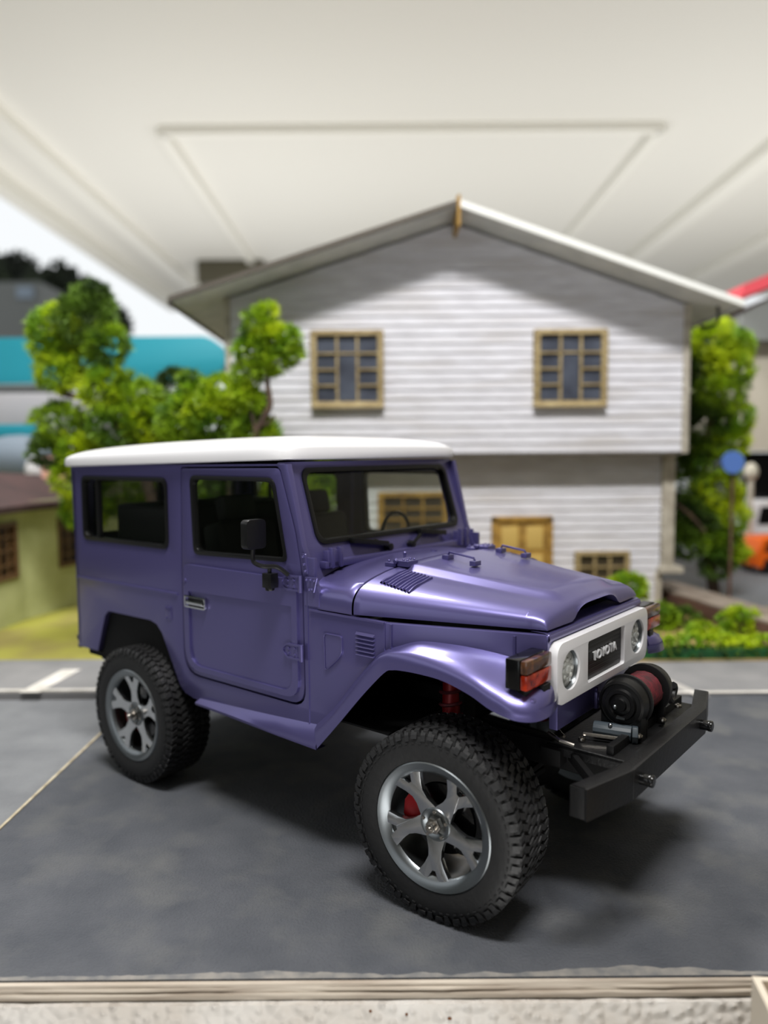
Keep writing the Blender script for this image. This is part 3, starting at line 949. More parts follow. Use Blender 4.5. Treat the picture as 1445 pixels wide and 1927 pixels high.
w0 = make_wheel()
for i, (x, y, rz) in enumerate(((1.202, -0.75, 4.5), (-1.202, -0.75, 0), (1.202, 0.75, 184.5), (-1.202, 0.75, 180))):
    w = w0 if i == 0 else copy_tree(w0, CAR)
    w.location = Vector((x, y, RT)) * S
    spin = (0, radians(-38), 0, radians(20))[i]
    w.rotation_euler = (0, spin, radians(rz))

# ---- winch bumper
zt, zb = 0.785, 0.655
bo = [(1.98, -0.50), (1.98, 0.50), (1.905, 0.80), (1.84, 0.80), (1.92, 0.49), (1.92, -0.49), (1.84, -0.80), (1.905, -0.80)]
mb = MB()
zl = [0.645, 0.645, 0.655, 0.655, 0.645, 0.645, 0.655, 0.655]
n = 8
bump = MB()
# centre channel, two angled wings (sheet folded: front face, top face)
def sheet(p, q, z0, z1, th=0.012):
    p, q = Vector((*p, 0)), Vector((*q, 0))
    d = (q - p).normalized()
    nrm = Vector((d.y, -d.x, 0)) * th
    vs = [Vector((a.x, a.y, z)) + o for a in (p, q) for o in (Vector((0, 0, 0)), nrm) for z in (z0, z1)]
    return vs, [(0, 1, 3, 2), (4, 6, 7, 5), (0, 2, 6, 4), (1, 5, 7, 3), (0, 4, 5, 1), (2, 3, 7, 6)]


for p, q in (((1.98, -0.50), (1.98, 0.50)), ((1.905, -0.80), (1.98, -0.50)), ((1.98, 0.50), (1.905, 0.80))):
    bump.add(*sheet(p, q, 0.65, zt))
bump.add([(x, y, z) for z in (zt - 0.012, zt) for x, y in bo], [tuple(range(8)), tuple(range(15, 7, -1))] + [(k, (k + 1) % 8, (k + 1) % 8 + 8, k + 8) for k in range(8)])
for s in (-1, 1):
    bump.box(1.842, 1.905, s * 0.79, s * 0.802, 0.655, zt)
bumper = bump.build('bumper', BUMPM, CAR, bevel=0.004, label='black steel winch bumper')
MB().box(1.52, 1.922, -0.36, 0.62, 0.735, 0.755).box(1.52, 1.92, -0.36, -0.348, 0.70, 0.755).box(1.80, 1.835, -0.34, 0.60, 0.755, 0.80).build('winch_tray', BUMPM, bumper, bevel=0.004)
MB().bar((1.60, -0.30, 0.70), (1.90, -0.62, 0.70), 0.03, 0.05).bar((1.60, 0.30, 0.70), (1.90, 0.62, 0.70), 0.03, 0.05).box(1.50, 1.60, -0.40, 0.40, 0.66, 0.74).build('bumper_brace', UND, bumper, bevel=0.006)
for s in (-1, 1):
    MB().cyl((1.975, s * 0.42, 0.722), (2.05, s * 0.42, 0.722), 0.026, n=20).lathe([(2.05, 0.0), (2.052, 0.018), (2.048, 0.028), (2.03, 0.028), (2.03, 0.024)], 20, 'x', (0, s * 0.42, 0.722)).build('tow_pin', BLKG, bumper, bevel=0.003)
for (x, y) in ((1.88, 0.17), (1.87, 0.43), (1.64, -0.25), (1.87, -0.12)):
    MB().cyl((x, y, 0.785 if x > 1.8 else 0.755), (x, y, 0.80 if x > 1.8 else 0.77), 0.019, 0.016, 14).cyl((x, y, 0.79 if x > 1.8 else 0.765), (x, y, 0.806 if x > 1.8 else 0.776), 0.008, n=6).build('screw', STEEL, bumper, bevel=0.003)
mb = MB().tube([(1.64, -0.235, 0.785), (1.74, -0.20, 0.782), (1.82, -0.17, 0.78)], 0.009, 8).build('brace_rod', STEEL, bumper)
MB().tube([(1.825, -0.02, 0.80), (1.80, 0.0, 0.86), (1.79, 0.02, 0.885)], 0.008, 8).build('brace_rod', CHROME, bumper)
MB().tube([(1.52, -0.36, 0.80), (1.60, -0.40, 0.79), (1.66, -0.38, 0.775)], 0.010, 8).tube([(1.54, -0.30, 0.80), (1.60, -0.36, 0.80)], 0.007, 8).build('link_end', STEEL, bumper)
# winch
zc, xc = 0.925, 1.775
wn = MB().lathe([(-0.135, 0.0), (-0.135, 0.030), (-0.125, 0.034), (-0.120, 0.050), (-0.128, 0.056), (-0.128, 0.072), (-0.114, 0.078), (-0.112, 0.096), (-0.118, 0.100), (-0.112, 0.112), (-0.07, 0.118), (-0.04, 0.118), (-0.04, 0.0)], 40, 'y', (xc, 0, zc)).box(xc - 0.10, xc + 0.10, -0.11, -0.045, 0.757, 0.90).build('winch', BLK, CAR, bevel=0, smooth=35)
MB().box(xc - 0.012, xc + 0.03, -0.140, -0.132, zc - 0.065, zc - 0.055).ball((xc - 0.02, -0.137, zc - 0.01), 0.012).build('winch_cap_mark', SATIN, wn)
MB().lathe([(-0.04, 0.0), (-0.04, 0.128), (-0.022, 0.128), (-0.022, 0.0)], 40, 'y', (xc, 0, zc)).box(xc - 0.10, xc + 0.10, -0.04, -0.02, 0.757, 0.90).build('winch_side_plate', BLK, wn, bevel=0.003)
MB().lathe([(0.20, 0.0), (0.20, 0.128), (0.225, 0.128), (0.235, 0.118), (0.29, 0.112), (0.30, 0.09), (0.30, 0.0)], 40, 'y', (xc, 0, zc)).box(xc - 0.10, xc + 0.10, 0.20, 0.225, 0.757, 0.90).build('winch_side_plate', BLK, wn, bevel=0.003)
pts = []
for k in range(16 * 15 + 1):
    a = 2 * pi * k / 16
    pts.append(Vector((xc + 0.088 * cos(a), -0.02 + 0.22 * k / 240, zc + 0.088 * sin(a))))
MB().tube(pts, 0.0085, 6).cyl((xc, -0.02, zc), (xc, 0.20, zc), 0.083, n=24).build('winch_rope', DRED, wn, label='red rope wound on the winch drum')
mb = MB().cyl((xc - 0.115, -0.16, 0.795), (xc + 0.06, -0.12, 0.795), 0.038, n=14).cyl((xc + 0.06, -0.12, 0.795), (xc + 0.085, -0.11, 0.795), 0.045, 0.045, n=6)
mb.build('winch_motor', mat('dark_blue_grey_plastic', (52, 60, 66), 0.4), wn, bevel=0.004)
MB().ball((xc - 0.03, -0.165, 0.83), 0.011).build('motor_screw', CHROME, wn)
hk = catmull([(xc + 0.09, 0.23, 0.96), (xc + 0.10, 0.23, 0.925), (xc + 0.11, 0.245, 0.88), (xc + 0.105, 0.29, 0.865), (xc + 0.10, 0.33, 0.88), (xc + 0.10, 0.35, 0.915), (xc + 0.10, 0.33, 0.93)], 4)
MB().tube(hk, 0.019, 8).box(xc + 0.07, xc + 0.11, 0.21, 0.25, 0.94, 0.975).build('tow_hook', BUMPM, wn)
# ================================================================== ground and table
GY = lambda v, z=0: onz(722, v, z).y
y_front = onz(722, 1840).y
fl = MB().box(-45, 50, -50, 90, -8.2, -8.0).build('floor', FLOORM, None, label=None)
fl['kind'] = 'structure'

seam0, seam1 = onz(-260, 1805), onz(185, 1385)
sd = (seam1 - seam0)
y_kerb = 1.775
far = seam0 + sd * ((y_kerb - seam0.y) / sd.y)


def flat(name, pts, z0, z1, m, **k):
    return MB().plate([(p[0], p[1]) for p in pts], [], lambda a, b, t: Vector((a, b, t)), z0, z1).build(name, m, **k)


sh = flat('asphalt_sheet', [(seam0.x, y_front), (7.5, y_front - 0.01), (7.5, 9.9), (far.x + 0.02, 9.9), (far.x, y_kerb), (seam0.x, seam0.y)], -0.006, 0.0, ASPH, smooth=0)
tag(sh, 'dark grey asphalt-textured sheet under the purple model car', 'ground sheet')
rows = []
for i in range(241):
    x = -3.2 + 6.8 * i / 240
    w_ = 0.022 + 0.045 * max(0, noise.noise(Vector((x * 1.3, 4, 1))) + 0.15) + 0.016 * noise.noise(Vector((x * 8, 2, 5))) + 0.010 * noise.noise(Vector((x * 25, 2, 5)))
    rows.append([Vector((x, y_front - 0.001, 0.0012)), Vector((x, y_front + max(0.004, w_), 0.0012))])
MB().grid(rows).build('worn_edge', mat('worn_grey_edge', (128, 124, 118), 0.9, c2=(98, 98, 98), scale=14, detail=8), sh, smooth=0)
sh = flat('asphalt_sheet', [(-9, seam0.y), (seam0.x - 0.012, seam0.y), (far.x - 0.012, y_kerb - 0.02), (-9, y_kerb - 0.02)], -0.006, 0.004, ASPH2, smooth=0)
tag(sh, 'lighter grey asphalt sheet left of the cream seam, behind the rear wheel', 'ground sheet')
MB().bar((seam0.x, seam0.y, 0.0), (far.x, far.y - 0.02, 0.0), 0.018, 0.014).build('seam_strip', CREAM, sh)
# layered board edge and the foam block below
bd = MB()
bd.box(-9, 7.5, y_front - 0.022, 10, -0.075, -0.007)
tb = bd.build('table_board', PLY, None, bevel=0)
tag(tb, 'thin weathered board with a ragged pale edge on top of the foam block', 'board')
rnd = random.Random(3)
for k in range(2):
    z = -0.026 - k * 0.022
    rows = []
    for i in range(161):
        x = -4 + 9 * i / 160
        o = 0.012 * noise.noise(Vector((x * 1.7, k * 9, 0))) + 0.006 * noise.noise(Vector((x * 9, k * 5, 2)))
        yy = y_front - 0.026 - o - 0.004 * k
        rows.append([Vector((x, y_front + 0.05, z + 0.005)), Vector((x, yy, z + 0.005)), Vector((x, yy - 0.002, z)), Vector((x, yy, z - 0.005)), Vector((x, y_front + 0.05, z - 0.005))])
    MB().grid(rows).build('board_layer', PLY, tb, smooth=0)
fb = MB().box(-9, 7.5, y_front - 0.045, 10, -0.85, -0.08).build('foam_block', FOAM, None, bevel=0.02)
tag(fb, 'white foam slab whose beaded edge shows along the bottom of the photo', 'foam block')
for (u, v) in ((697, 1903), (765, 1909), (846, 1917)):
    p = onz(u, v, -0.1)
    d = (p - CAM).normalized()
    t = (y_front - 0.047 - CAM.y) / d.y
    q = CAM + d * t
    MB().ball(q, 0.006 if u < 800 else 0.009, 0.003, 0.006).build('rust_speck', mat('rust', (96, 56, 22), 0.9) if 'rust' not in MATS else MATS['rust'], fb)
tt = MB().box(-9, 14, y_front + 0.4, 24, -0.95, -0.86)
for x in (-6, 11):
    for y in (0.0, 20):
        tt.box(x, x + 0.5, y, y + 0.5, -8.0, -0.95)
tag(tt.build('display_table', TAN, None), 'wooden table carrying the whole diorama', 'table')
# open carton at the lower right
cc = at(1392, 1836, 2.62)
ct = empty('open_carton', (cc.x, cc.y - 0.30, cc.z - 0.46), radians(-8), 'open pale cardboard carton at the lower right corner of the photo', 'carton')
CARD = mat('pale_card', (186, 176, 160), 0.8)
CARDI = mat('brown_card_inside', (150, 118, 66), 0.9)
MB().box(0, 0.025, -0.4, 0.30, -0.5, 0.46).build('side_panel', CARD, ct)
MB().box(0.025, 0.9, -0.4, -0.38, -0.5, 0.46).build('side_panel', CARD, ct)
MB().box(0.025, 0.9, 0.28, 0.30, -0.5, 0.46).build('side_panel', CARD, ct)
MB().box(0.88, 0.90, -0.38, 0.28, -0.5, 0.46).build('side_panel', CARD, ct)
MB().box(0.025, 0.88, -0.38, 0.28, -0.45, 0.34).build('packing', CARDI, ct)
st = MB().box(cc.x - 0.1, cc.x + 1.0, cc.y - 0.80, cc.y - 0.0, -8.0, cc.z - 0.965).build('plant_stand', TAN, None)
tag(st, 'plain wooden stand holding up the open carton', 'stand')

# road boards behind
y0l, y1 = y_kerb, GY(1250)
rl = flat('road_board', [(-9, y0l), (far.x + 0.9, y0l), (far.x + 0.9, y1), (-9, y1)], -0.0, 0.075, ROADM, smooth=0)
tag(rl, 'raised grey road board with a white edge line left of the car', 'road board')
MB().box(-9, far.x + 0.9, y0l - 0.002, y0l + 0.05, 0.060, 0.079).build('edge_line', WLINE, rl)
a, b = onz(55, 1303, 0.078), onz(135, 1260, 0.078)
flat('lane_mark', [(a.x - 0.09, a.y), (a.x + 0.09, a.y), (b.x + 0.09, b.y), (b.x - 0.09, b.y)], 0.076, 0.080, WLINE, parent=rl, smooth=0)
rr2 = flat('road_board', [(far.x + 0.95, y_kerb - 0.05), (9.5, y_kerb - 0.05), (9.5, y1), (far.x + 0.95, y1)], 0.0, 0.022, ROADM, smooth=0)
tag(rr2, 'grey road board with a white edge line right of the winch bumper', 'road board')
MB().box(far.x + 0.95, 9.5, y_kerb - 0.05, y_kerb + 0.0, 0.0226, 0.026).build('edge_line', WLINE, rr2)
a, b = onz(1325, 1312, 0.024), onz(1235, 1272, 0.024)
flat('lane_mark', [(a.x - 0.05, a.y), (a.x + 0.05, a.y), (b.x + 0.05, b.y), (b.x - 0.05, b.y)], 0.0225, 0.025, ROADM if False else mat('faded_paint', (160, 157, 152), 0.8), parent=rr2, smooth=0)
g1 = flat('grass_mat', [(-9, y1), (-0.5, y1), (-0.5, 5.05), (-1.35, 5.05), (-1.35, 10), (-9, 10)], -0.0, 0.05, GRASSM, smooth=0)
tag(g1, 'yellow-green grass mat in front of the green cottage', 'grass')
y1 = onz(1300, 1249).y
rr2.data.transform(Matrix.Identity(4))
g2 = flat('garden_bed', [(-0.48, y1), (8.5, y1), (8.5, 5.3), (4.2, 5.3), (4.2, 5.05), (-0.48, 5.05)], 0.0, 0.04, SOIL, smooth=0)
tag(g2, 'sandy garden bed between the road board and the grey house', 'garden bed')
g3 = flat('yard_road', [(4.2, 5.32), (13, 5.32), (13, 24), (4.2, 24)], 0.0, 0.03, mat('yard_grey', (120, 124, 130), 0.8, c2=(104, 106, 108), scale=0.6), smooth=0)
tag(g3, 'grey yard surface behind the garden bed at the right', 'road surface')
# long grey-brown beam lying by the garden
bm0, bm1 = onz(1205, 1118, 0.1), onz(1560, 1238, 0.1)
beam = MB()
dirv = (bm1 - bm0)
dirv.z = 0
bk = Vector((-dirv.y, dirv.x, 0)).normalized() * 0.50
if bk.y < 0: bk = -bk
vs = [bm0, bm1, bm1 + bk, bm0 + bk]
beam.add([Vector((p.x, p.y, z)) for z in (0.041, 0.24) for p in vs], [(0, 3, 2, 1), (4, 5, 6, 7), (0, 1, 5, 4), (1, 2, 6, 5), (2, 3, 7, 6), (3, 0, 4, 7)])
beam = beam.build('low_wall', LOGS, None, bevel=0.02)
tag(beam, 'low brown wall with a pale grey-brown coping right of the grey house', 'wall')
cp = MB().add([Vector((p.x, p.y, z)) for z in (0.241, 0.275) for p in vs], [(0, 3, 2, 1), (4, 5, 6, 7), (0, 1, 5, 4), (1, 2, 6, 5), (2, 3, 7, 6), (3, 0, 4, 7)]).build('coping', LOGM, beam, bevel=0.01)

# ================================================================== grey model house
H = empty('model_house', (1.08, 4.8, 0), 0, 'weathered grey-white plank model house with a white gable roof behind the car', 'model house')
OX = Vector((1.08, 4.8, 0))
DU, DL = 9.60, 9.92          # distances of the upper and lower fronts from the camera
YU, YL = CAM.y + DU, CAM.y + DL


def A(u, v, D):
    return at(u, v, D) - OX


yu, yl = YU - OX.y, YL - OX.y
xl, xr = A(432, 700, DU).x, A(1287, 700, DU).x
zsp = A(860, 853, DU).z
apex, tipl, tipr = A(863, 378, 9.05), A(318, 560, 9.05), A(1398, 566, 9.05)
yr = 9.05 + CAM.y - OX.y
depth = 4.6
ph = 0.1135


def roof_under(x):
    e = tipl if x < apex.x else tipr
    t = (x - apex.x) / (e.x - apex.x)
    return apex.z * (1 - t) + e.z * t - 0.075


def plank(parent, z0, z1, a, b, a2, b2, y):
    """one lapped board: thicker at its lower edge; a..b at the bottom, a2..b2 at the top"""
    yb, yt = y - 0.020, y - 0.005
    z0 += 0.003
    vs = [(a, yb, z0), (b, yb, z0), (b2, yt, z1), (a2, yt, z1), (a, y + 0.03, z0), (b, y + 0.03, z0), (b2, y + 0.03, z1), (a2, y + 0.03, z1)]
    return MB().add(vs, [(0, 1, 2, 3), (5, 4, 7, 6), (0, 4, 5, 1), (3, 2, 6, 7), (0, 3, 7, 4), (1, 5, 6, 2)]).build('siding_plank', SIDING, parent, smooth=0, merge=False)


upper = MB()
wt = roof_under(xl) - 0.02
gable = [(xl, zsp + 0.01), (xr, zsp + 0.01), (xr, roof_under(xr) - 0.02), (apex.x, roof_under(apex.x) - 0.03), (xl, roof_under(xl) - 0.02)]
upper.plate(gable, [], lambda p, q, t: Vector((p, yu + t, q)), 0.03, depth)
UP = upper.build('upper_storey', SIDING, H, smooth=0)
z = zsp
while z < roof_under(apex.x) - 0.05:
    z1_ = min(z + ph, roof_under(apex.x) - 0.03)

    def lim(zz):
        a, b = xl, xr
        if zz > roof_under(xl) - 0.02:
            t = (zz + 0.02 - roof_under(xl)) / (roof_under(apex.x) - roof_under(xl))
            a = xl + (apex.x - xl) * min(t, 0.995)
        if zz > roof_under(xr) - 0.02:
            t = (zz + 0.02 - roof_under(xr)) / (roof_under(apex.x) - roof_under(xr))
            b = xr + (apex.x - xr) * min(t, 0.995)
        return a, b
    a, b = lim(z)
    a2, b2 = lim(z1_)
    plank(UP, z, z1_, a, b, a2, b2, yu + 0.03)
    z += ph
lxl, lxr = xl + 0.30, A(1243, 1000, DL).x
LO = MB().box(lxl, lxr, yl + 0.03, yl + depth - 0.6, 0.0, zsp + 0.005).build('lower_storey', SIDING, H, smooth=0)
z = 0.02
while z < zsp - 0.03:
    z1_ = min(z + ph, zsp)
    plank(LO, z, z1_, lxl, lxr, lxl, lxr, yl + 0.03)
    z += ph
# corner boards, porch post, footing
MB().box(xr - 0.01, xr + 0.07, yu - 0.02, yu + 0.08, zsp - 0.02, roof_under(xr + 0.05)).build('corner_board', TRIMW, H, bevel=0.01)
MB().box(xl - 0.05, xl + 0.02, yu - 0.01, yu + 0.08, zsp - 0.02, roof_under(xl)).build('corner_board', TRIMW, H, bevel=0.01)
p0, p1 = A(1240, 1070, DL), A(1263, 1070, DL)
MB().box(p0.x + 0.02, p1.x + 0.02, yl - 0.03, yl + 0.09, p0.z, zsp).build('corner_board', TRIMW, H, bevel=0.01)
MB().box(p0.x - 0.03, p1.x + 0.13, yl - 0.09, yl + 0.30, p0.z - 0.05, p0.z + 0.03).box(p0.x - 0.05, p0.x + 0.03, yl - 0.02, yl + 0.2, 0.0, p0.z - 0.05).build('footing_ledge', TRIMW, H, bevel=0.01)
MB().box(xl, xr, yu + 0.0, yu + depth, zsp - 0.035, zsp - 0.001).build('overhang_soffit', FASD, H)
# roof slopes
for e, nm in ((tipl, 'left'), (tipr, 'right')):
    d = e - apex
    th = 0.06
    rf = MB()
    y0_, y1_ = yr, yr + depth + 1.2
    vs = [Vector((apex.x, y, apex.z - o)) for y in (y0_, y1_) for o in (0, th)] + [Vector((e.x, y, e.z - o)) for y in (y0_, y1_) for o in (0, th)]
    rf.add(vs, [(0, 2, 6, 4), (1, 5, 7, 3), (0, 4, 5, 1), (2, 3, 7, 6), (4, 6, 7, 5), (0, 1, 3, 2)])
    R_ = rf.build('roof_slope', ROOFW, H, smooth=0)
    # fascia along the gable edge
    fz = 0.055 if nm == 'right' else 0.035
    fa = MB()
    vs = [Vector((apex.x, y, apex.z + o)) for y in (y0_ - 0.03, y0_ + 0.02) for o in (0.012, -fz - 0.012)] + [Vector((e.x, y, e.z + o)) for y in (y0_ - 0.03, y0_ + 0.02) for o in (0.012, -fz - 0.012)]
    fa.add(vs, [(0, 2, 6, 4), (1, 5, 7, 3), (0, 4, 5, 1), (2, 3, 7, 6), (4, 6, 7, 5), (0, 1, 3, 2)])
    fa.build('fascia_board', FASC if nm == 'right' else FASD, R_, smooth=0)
    # sloped soffit panel just below the sheet, out to the wall
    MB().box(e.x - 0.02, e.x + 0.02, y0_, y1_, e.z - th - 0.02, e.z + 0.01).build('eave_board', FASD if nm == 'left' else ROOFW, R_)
MB().box(apex.x - 0.018, apex.x + 0.018, yr - 0.04, yr + 0.5, apex.z - 0.28, apex.z + 0.06).build('ridge_post', OCHRE, H)
pp = A(1345, 610, 9.3)
MB().tube(catmull([(pp.x + 0.05, yr + 0.3, pp.z + 0.22), (pp.x + 0.06, yr + 0.3, pp.z + 0.05), (pp.x - 0.03, yr + 0.3, pp.z - 0.02), (pp.x - 0.15, yr + 0.35, pp.z - 0.01)], 4), 0.018, 8).build('gutter_pipe', BLK, H)


def lattice(u0, v0, u1, v1, D, wood, pane, cols, rows, special=True, name='house_window'):
    a, b = A(u0, v1, D), A(u1, v0, D)
    x0, x1, z0, z1 = a.x, b.x, a.z, b.z
    y = D + CAM.y - OX.y - 0.03
    w, h = x1 - x0, z1 - z0
    f = 0.09 * w
    mbx = MB().box(x0, x1, y - 0.05, y + 0.03, z0, z0 + f).box(x0, x1, y - 0.05, y + 0.03, z1 - f * 0.8, z1)
    mbx.box(x0, x0 + f * 0.9, y - 0.05, y + 0.03, z0 + f, z1 - f * 0.8).box(x1 - f * 0.9, x1, y - 0.05, y + 0.03, z0 + f, z1 - f * 0.8)
    win = mbx.build(name, wood, H, bevel=0.004)
    ix0, ix1, iz0, iz1 = x0 + f * 0.9, x1 - f * 0.9, z0 + f, z1 - f * 0.8
    bw_ = 0.022
    cw = (ix1 - ix0) / cols
    mu = []
    for c_ in range(1, cols):
        mu.append((ix0 + cw * c_ - bw_ / 2 * 1.3, ix0 + cw * c_ + bw_ / 2 * 1.3, iz0, iz1))
    if special:
        zt_ = iz1 - 0.27 * (iz1 - iz0)
        mu.append((ix0, ix1, zt_ - bw_ / 2, zt_ + bw_ / 2))
        for k in (1, 2):
            zz = iz0 + (zt_ - iz0) * k / 3
            mu.append((ix0, ix0 + cw, zz - bw_ / 2, zz + bw_ / 2))
            mu.append((ix1 - cw, ix1, zz - bw_ / 2, zz + bw_ / 2))
    else:
        for k in range(1, rows):
            zz = iz0 + (iz1 - iz0) * k / rows
            mu.append((ix0, ix1, zz - bw_ / 2, zz + bw_ / 2))
    for q in mu:
        MB().box(q[0], q[1], y - 0.035, y + 0.02, q[2], q[3]).build('glazing_bar', wood, win)
    MB().box(ix0, ix1, y + 0.001, y + 0.008, iz0, iz1).build('window_pane', pane, win)
    if special:
        MB().box(ix0 + cw + 0.02, ix1 - cw - 0.02, y - 0.018, y - 0.002, iz0 + 0.01, zt_ - 0.02).build('window_pane', SLATE, win)
    return win


lattice(587, 622, 721, 769, DU, TAN, SLATE, 3, 4)
lattice(1003, 620, 1141, 767, DU, TAN, SLATE, 3, 4)
lattice(1080, 1036, 1182, 1120, DL, TAN, DKPANE, 3, 3, False)
lattice(712, 925, 842, 1010, DL, OCHRE, DKPANE, 3, 3, False)
a, b = A(924, 1150, DL), A(1038, 972, DL)
y = yl - 0.03
dr = MB().box(a.x, a.x + 0.07, y - 0.06, y + 0.03, 0.03, b.z).box(b.x - 0.07, b.x, y - 0.06, y + 0.03, 0.03, b.z).box(a.x, b.x, y - 0.06, y + 0.03, b.z - 0.06, b.z + 0.01).build('house_door', OCHRE, H, bevel=0.005)
mx = (a.x + b.x) / 2
for s in (0, 1):
    x0, x1 = (a.x + 0.075, mx - 0.004) if s == 0 else (mx + 0.004, b.x - 0.075)
    lf = MB().box(x0, x1, y - 0.03, y + 0.01, 0.04, b.z - 0.065).build('door_leaf', OCHRE, dr, bevel=0.004)
    for k in range(3):
        zz = b.z - 0.12 - k * 0.37
        MB().box(x0 + 0.05, x1 - 0.05, y - 0.042, y - 0.025, zz - 0.30, zz).build('door_panel', OCHREL, dr, bevel=0.01)

# ================================================================== green cottage at the left
G = empty('model_cottage', (0, 0, 0), 0, 'pale green model cottage with a brown roof left of the car', 'model house')
c0, c1, c2 = onz(-170, 1262), onz(52, 1172), onz(330, 1090)
c0.z = c1.z = c2.z = 0
zt_ = 1.56
for p, q, m_ in ((c0, c1, GREENW), (c1, c2, GREENW)):
    d = (q - p).normalized()
    nrm = Vector((d.y, -d.x, 0))
    L = (q - p).length
    fnw = lambda a_, b_, t_, p=p, d=d, nrm=nrm: p + d * a_ + Vector((0, 0, b_)) - nrm * t_
    hx0, hx1 = (L - 0.72, L - 0.16) if p is c0 else (0.50, 1.05)
    if p is c1: hx0, hx1 = 0.62, 1.25
    hole = [(hx0, 0.62), (hx1, 0.62), (hx1, 1.33), (hx0, 1.33)]
    wall = MB().plate([(0, 0.052), (L, 0.052), (L, zt_), (0, zt_)], [hole], fnw, 0, 0.08).build('cottage_wall', m_, G, smooth=0)
    wn_ = MB().plate([(hx0, 0.62), (hx1, 0.62), (hx1, 1.33), (hx0, 1.33)], [[(hx0 + 0.05, 0.67), (hx1 - 0.05, 0.67), (hx1 - 0.05, 1.28), (hx0 + 0.05, 1.28)]], fnw, -0.02, 0.05).build('cottage_window', BROWNW, G)
    for k in (1, 2):
        xx = hx0 + (hx1 - hx0) * k / 3
        MB().plate([(xx - 0.012, 0.66), (xx + 0.012, 0.66), (xx + 0.012, 1.29), (xx - 0.012, 1.29)], [], fnw, 0.0, 0.03).build('glazing_bar', BROWNW, wn_)
    for k in (1, 2, 3):
        zz = 0.62 + 0.71 * k / 4
        MB().plate([(hx0 + 0.04, zz - 0.012), (hx1 - 0.04, zz - 0.012), (hx1 - 0.04, zz + 0.012), (hx0 + 0.04, zz + 0.012)], [], fnw, 0.0, 0.03).build('glazing_bar', BROWNW, wn_)
    MB().plate([(hx0, 0.62), (hx1, 0.62), (hx1, 1.33), (hx0, 1.33)], [], fnw, 0.05, 0.07).build('window_pane', mat('brown_pane', (58, 40, 22), 0.3) if 'brown_pane' not in MATS else MATS['brown_pane'], wn_)
# hipped roof: eave ring outside the walls, ridge behind
e0, e1, e2 = at(-220, 930, 8.6), at(45, 950, 9.5), at(400, 944, 12.4)
e0, e1, e2 = [Vector((p.x + 0.10, p.y - 0.1, 1.53)) for p in (c0, c1, c2)]
r0, r1, r2 = Vector((c0.x - 1.5, c0.y + 1.4, 1.97)), Vector((c1.x - 1.0, c1.y + 1.5, 1.90)), Vector((c2.x - 0.6, c2.y + 1.2, 1.68))
rf = MB().add([e0, e1, e2, r0, r1, r2, e0 - Vector((0, 0, .08)), e1 - Vector((0, 0, .08)), e2 - Vector((0, 0, .08)), r0 - Vector((0, 0, .7)), r1 - Vector((0, 0, .6)), r2 - Vector((0, 0, .3))],
              [(0, 1, 4, 3), (1, 2, 5, 4), (6, 7, 1, 0), (7, 8, 2, 1), (9, 10, 7, 6), (10, 11, 8, 7), (3, 4, 10, 9), (4, 5, 11, 10), (2, 8, 11, 5), (0, 3, 9, 6)])
rf.build('cottage_roof', BROWNR, G, smooth=0)

# ================================================================== plants
def leaf_cloud(c, rad, n, ln, wd, seed, flat_=0.9, tuft=7, upb=0.3):
    """clump of needle tufts: every tuft a fan of small folded leaves on the clump's surface"""
    r = random.Random(seed)
    mb = MB()
    vs, fs = mb.v, mb.f
    for i in range(n):
        while True:
            d = Vector((r.uniform(-1, 1), r.uniform(-1, 1), r.uniform(-1, 1)))
            if 0.05 < d.length < 1: break
        d = d.normalized()
        q = r.uniform(0.45, 1.0) ** 0.5
        base = Vector(c) + Vector((d.x * rad, d.y * rad, d.z * rad * flat_)) * q * (1 + 0.25 * noise.noise(Vector(c) * 3 + d * 2.2))
        ax = (d + Vector((r.uniform(-.5, .5), r.uniform(-.5, .5), r.uniform(-.3, .5) + upb))).normalized()
        u, v, _ = frame(ax)
        for k in range(tuft):
            a = 2 * pi * (k + r.random()) / tuft
            sp = r.uniform(0.3, 1.1)
            dl = (ax + (u * cos(a) + v * sin(a)) * sp).normalized()
            sd_ = dl.cross(Vector((r.uniform(-1, 1), r.uniform(-1, 1), r.uniform(-1, 1)))).normalized() * wd * r.uniform(0.7, 1.3)
            l_ = ln * r.uniform(0.7, 1.3)
            m_ = len(vs)
            vs += [base, base + dl * l_ * 0.5 + sd_, base + dl * l_, base + dl * l_ * 0.5 - sd_]
            fs.append((m_, m_ + 1, m_ + 2, m_ + 3))
    return mb


def tree(name, label, clumps, trunk, D, group=None, mats=(FOLB, FOLM, FOLD), loc=None, ln=0.10, dens=1.7):
    root = empty(name, loc or (0, 0, 0), 0, label, 'tree', group)
    o = Vector(loc or (0, 0, 0))
    for pts, r0_, r1_ in trunk:
        P_ = catmull([p - o for p in pts], 4)
        MB().tube(P_, [r0_ + (r1_ - r0_) * i / (len(P_) - 1) for i in range(len(P_))], 8).build('trunk' if pts is trunk[0][0] else 'branch', BARK, root)
    for i, (u, v, rp, dd, mi) in enumerate(clumps):
        D_ = D + dd
        c_ = at(u, v, D_) - o
        rad = rp / F_PX * D_
        n = int(dens * 210 * (rad / 0.3) ** 1.6)
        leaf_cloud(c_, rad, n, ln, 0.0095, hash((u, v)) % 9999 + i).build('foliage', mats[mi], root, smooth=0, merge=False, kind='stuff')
    return root


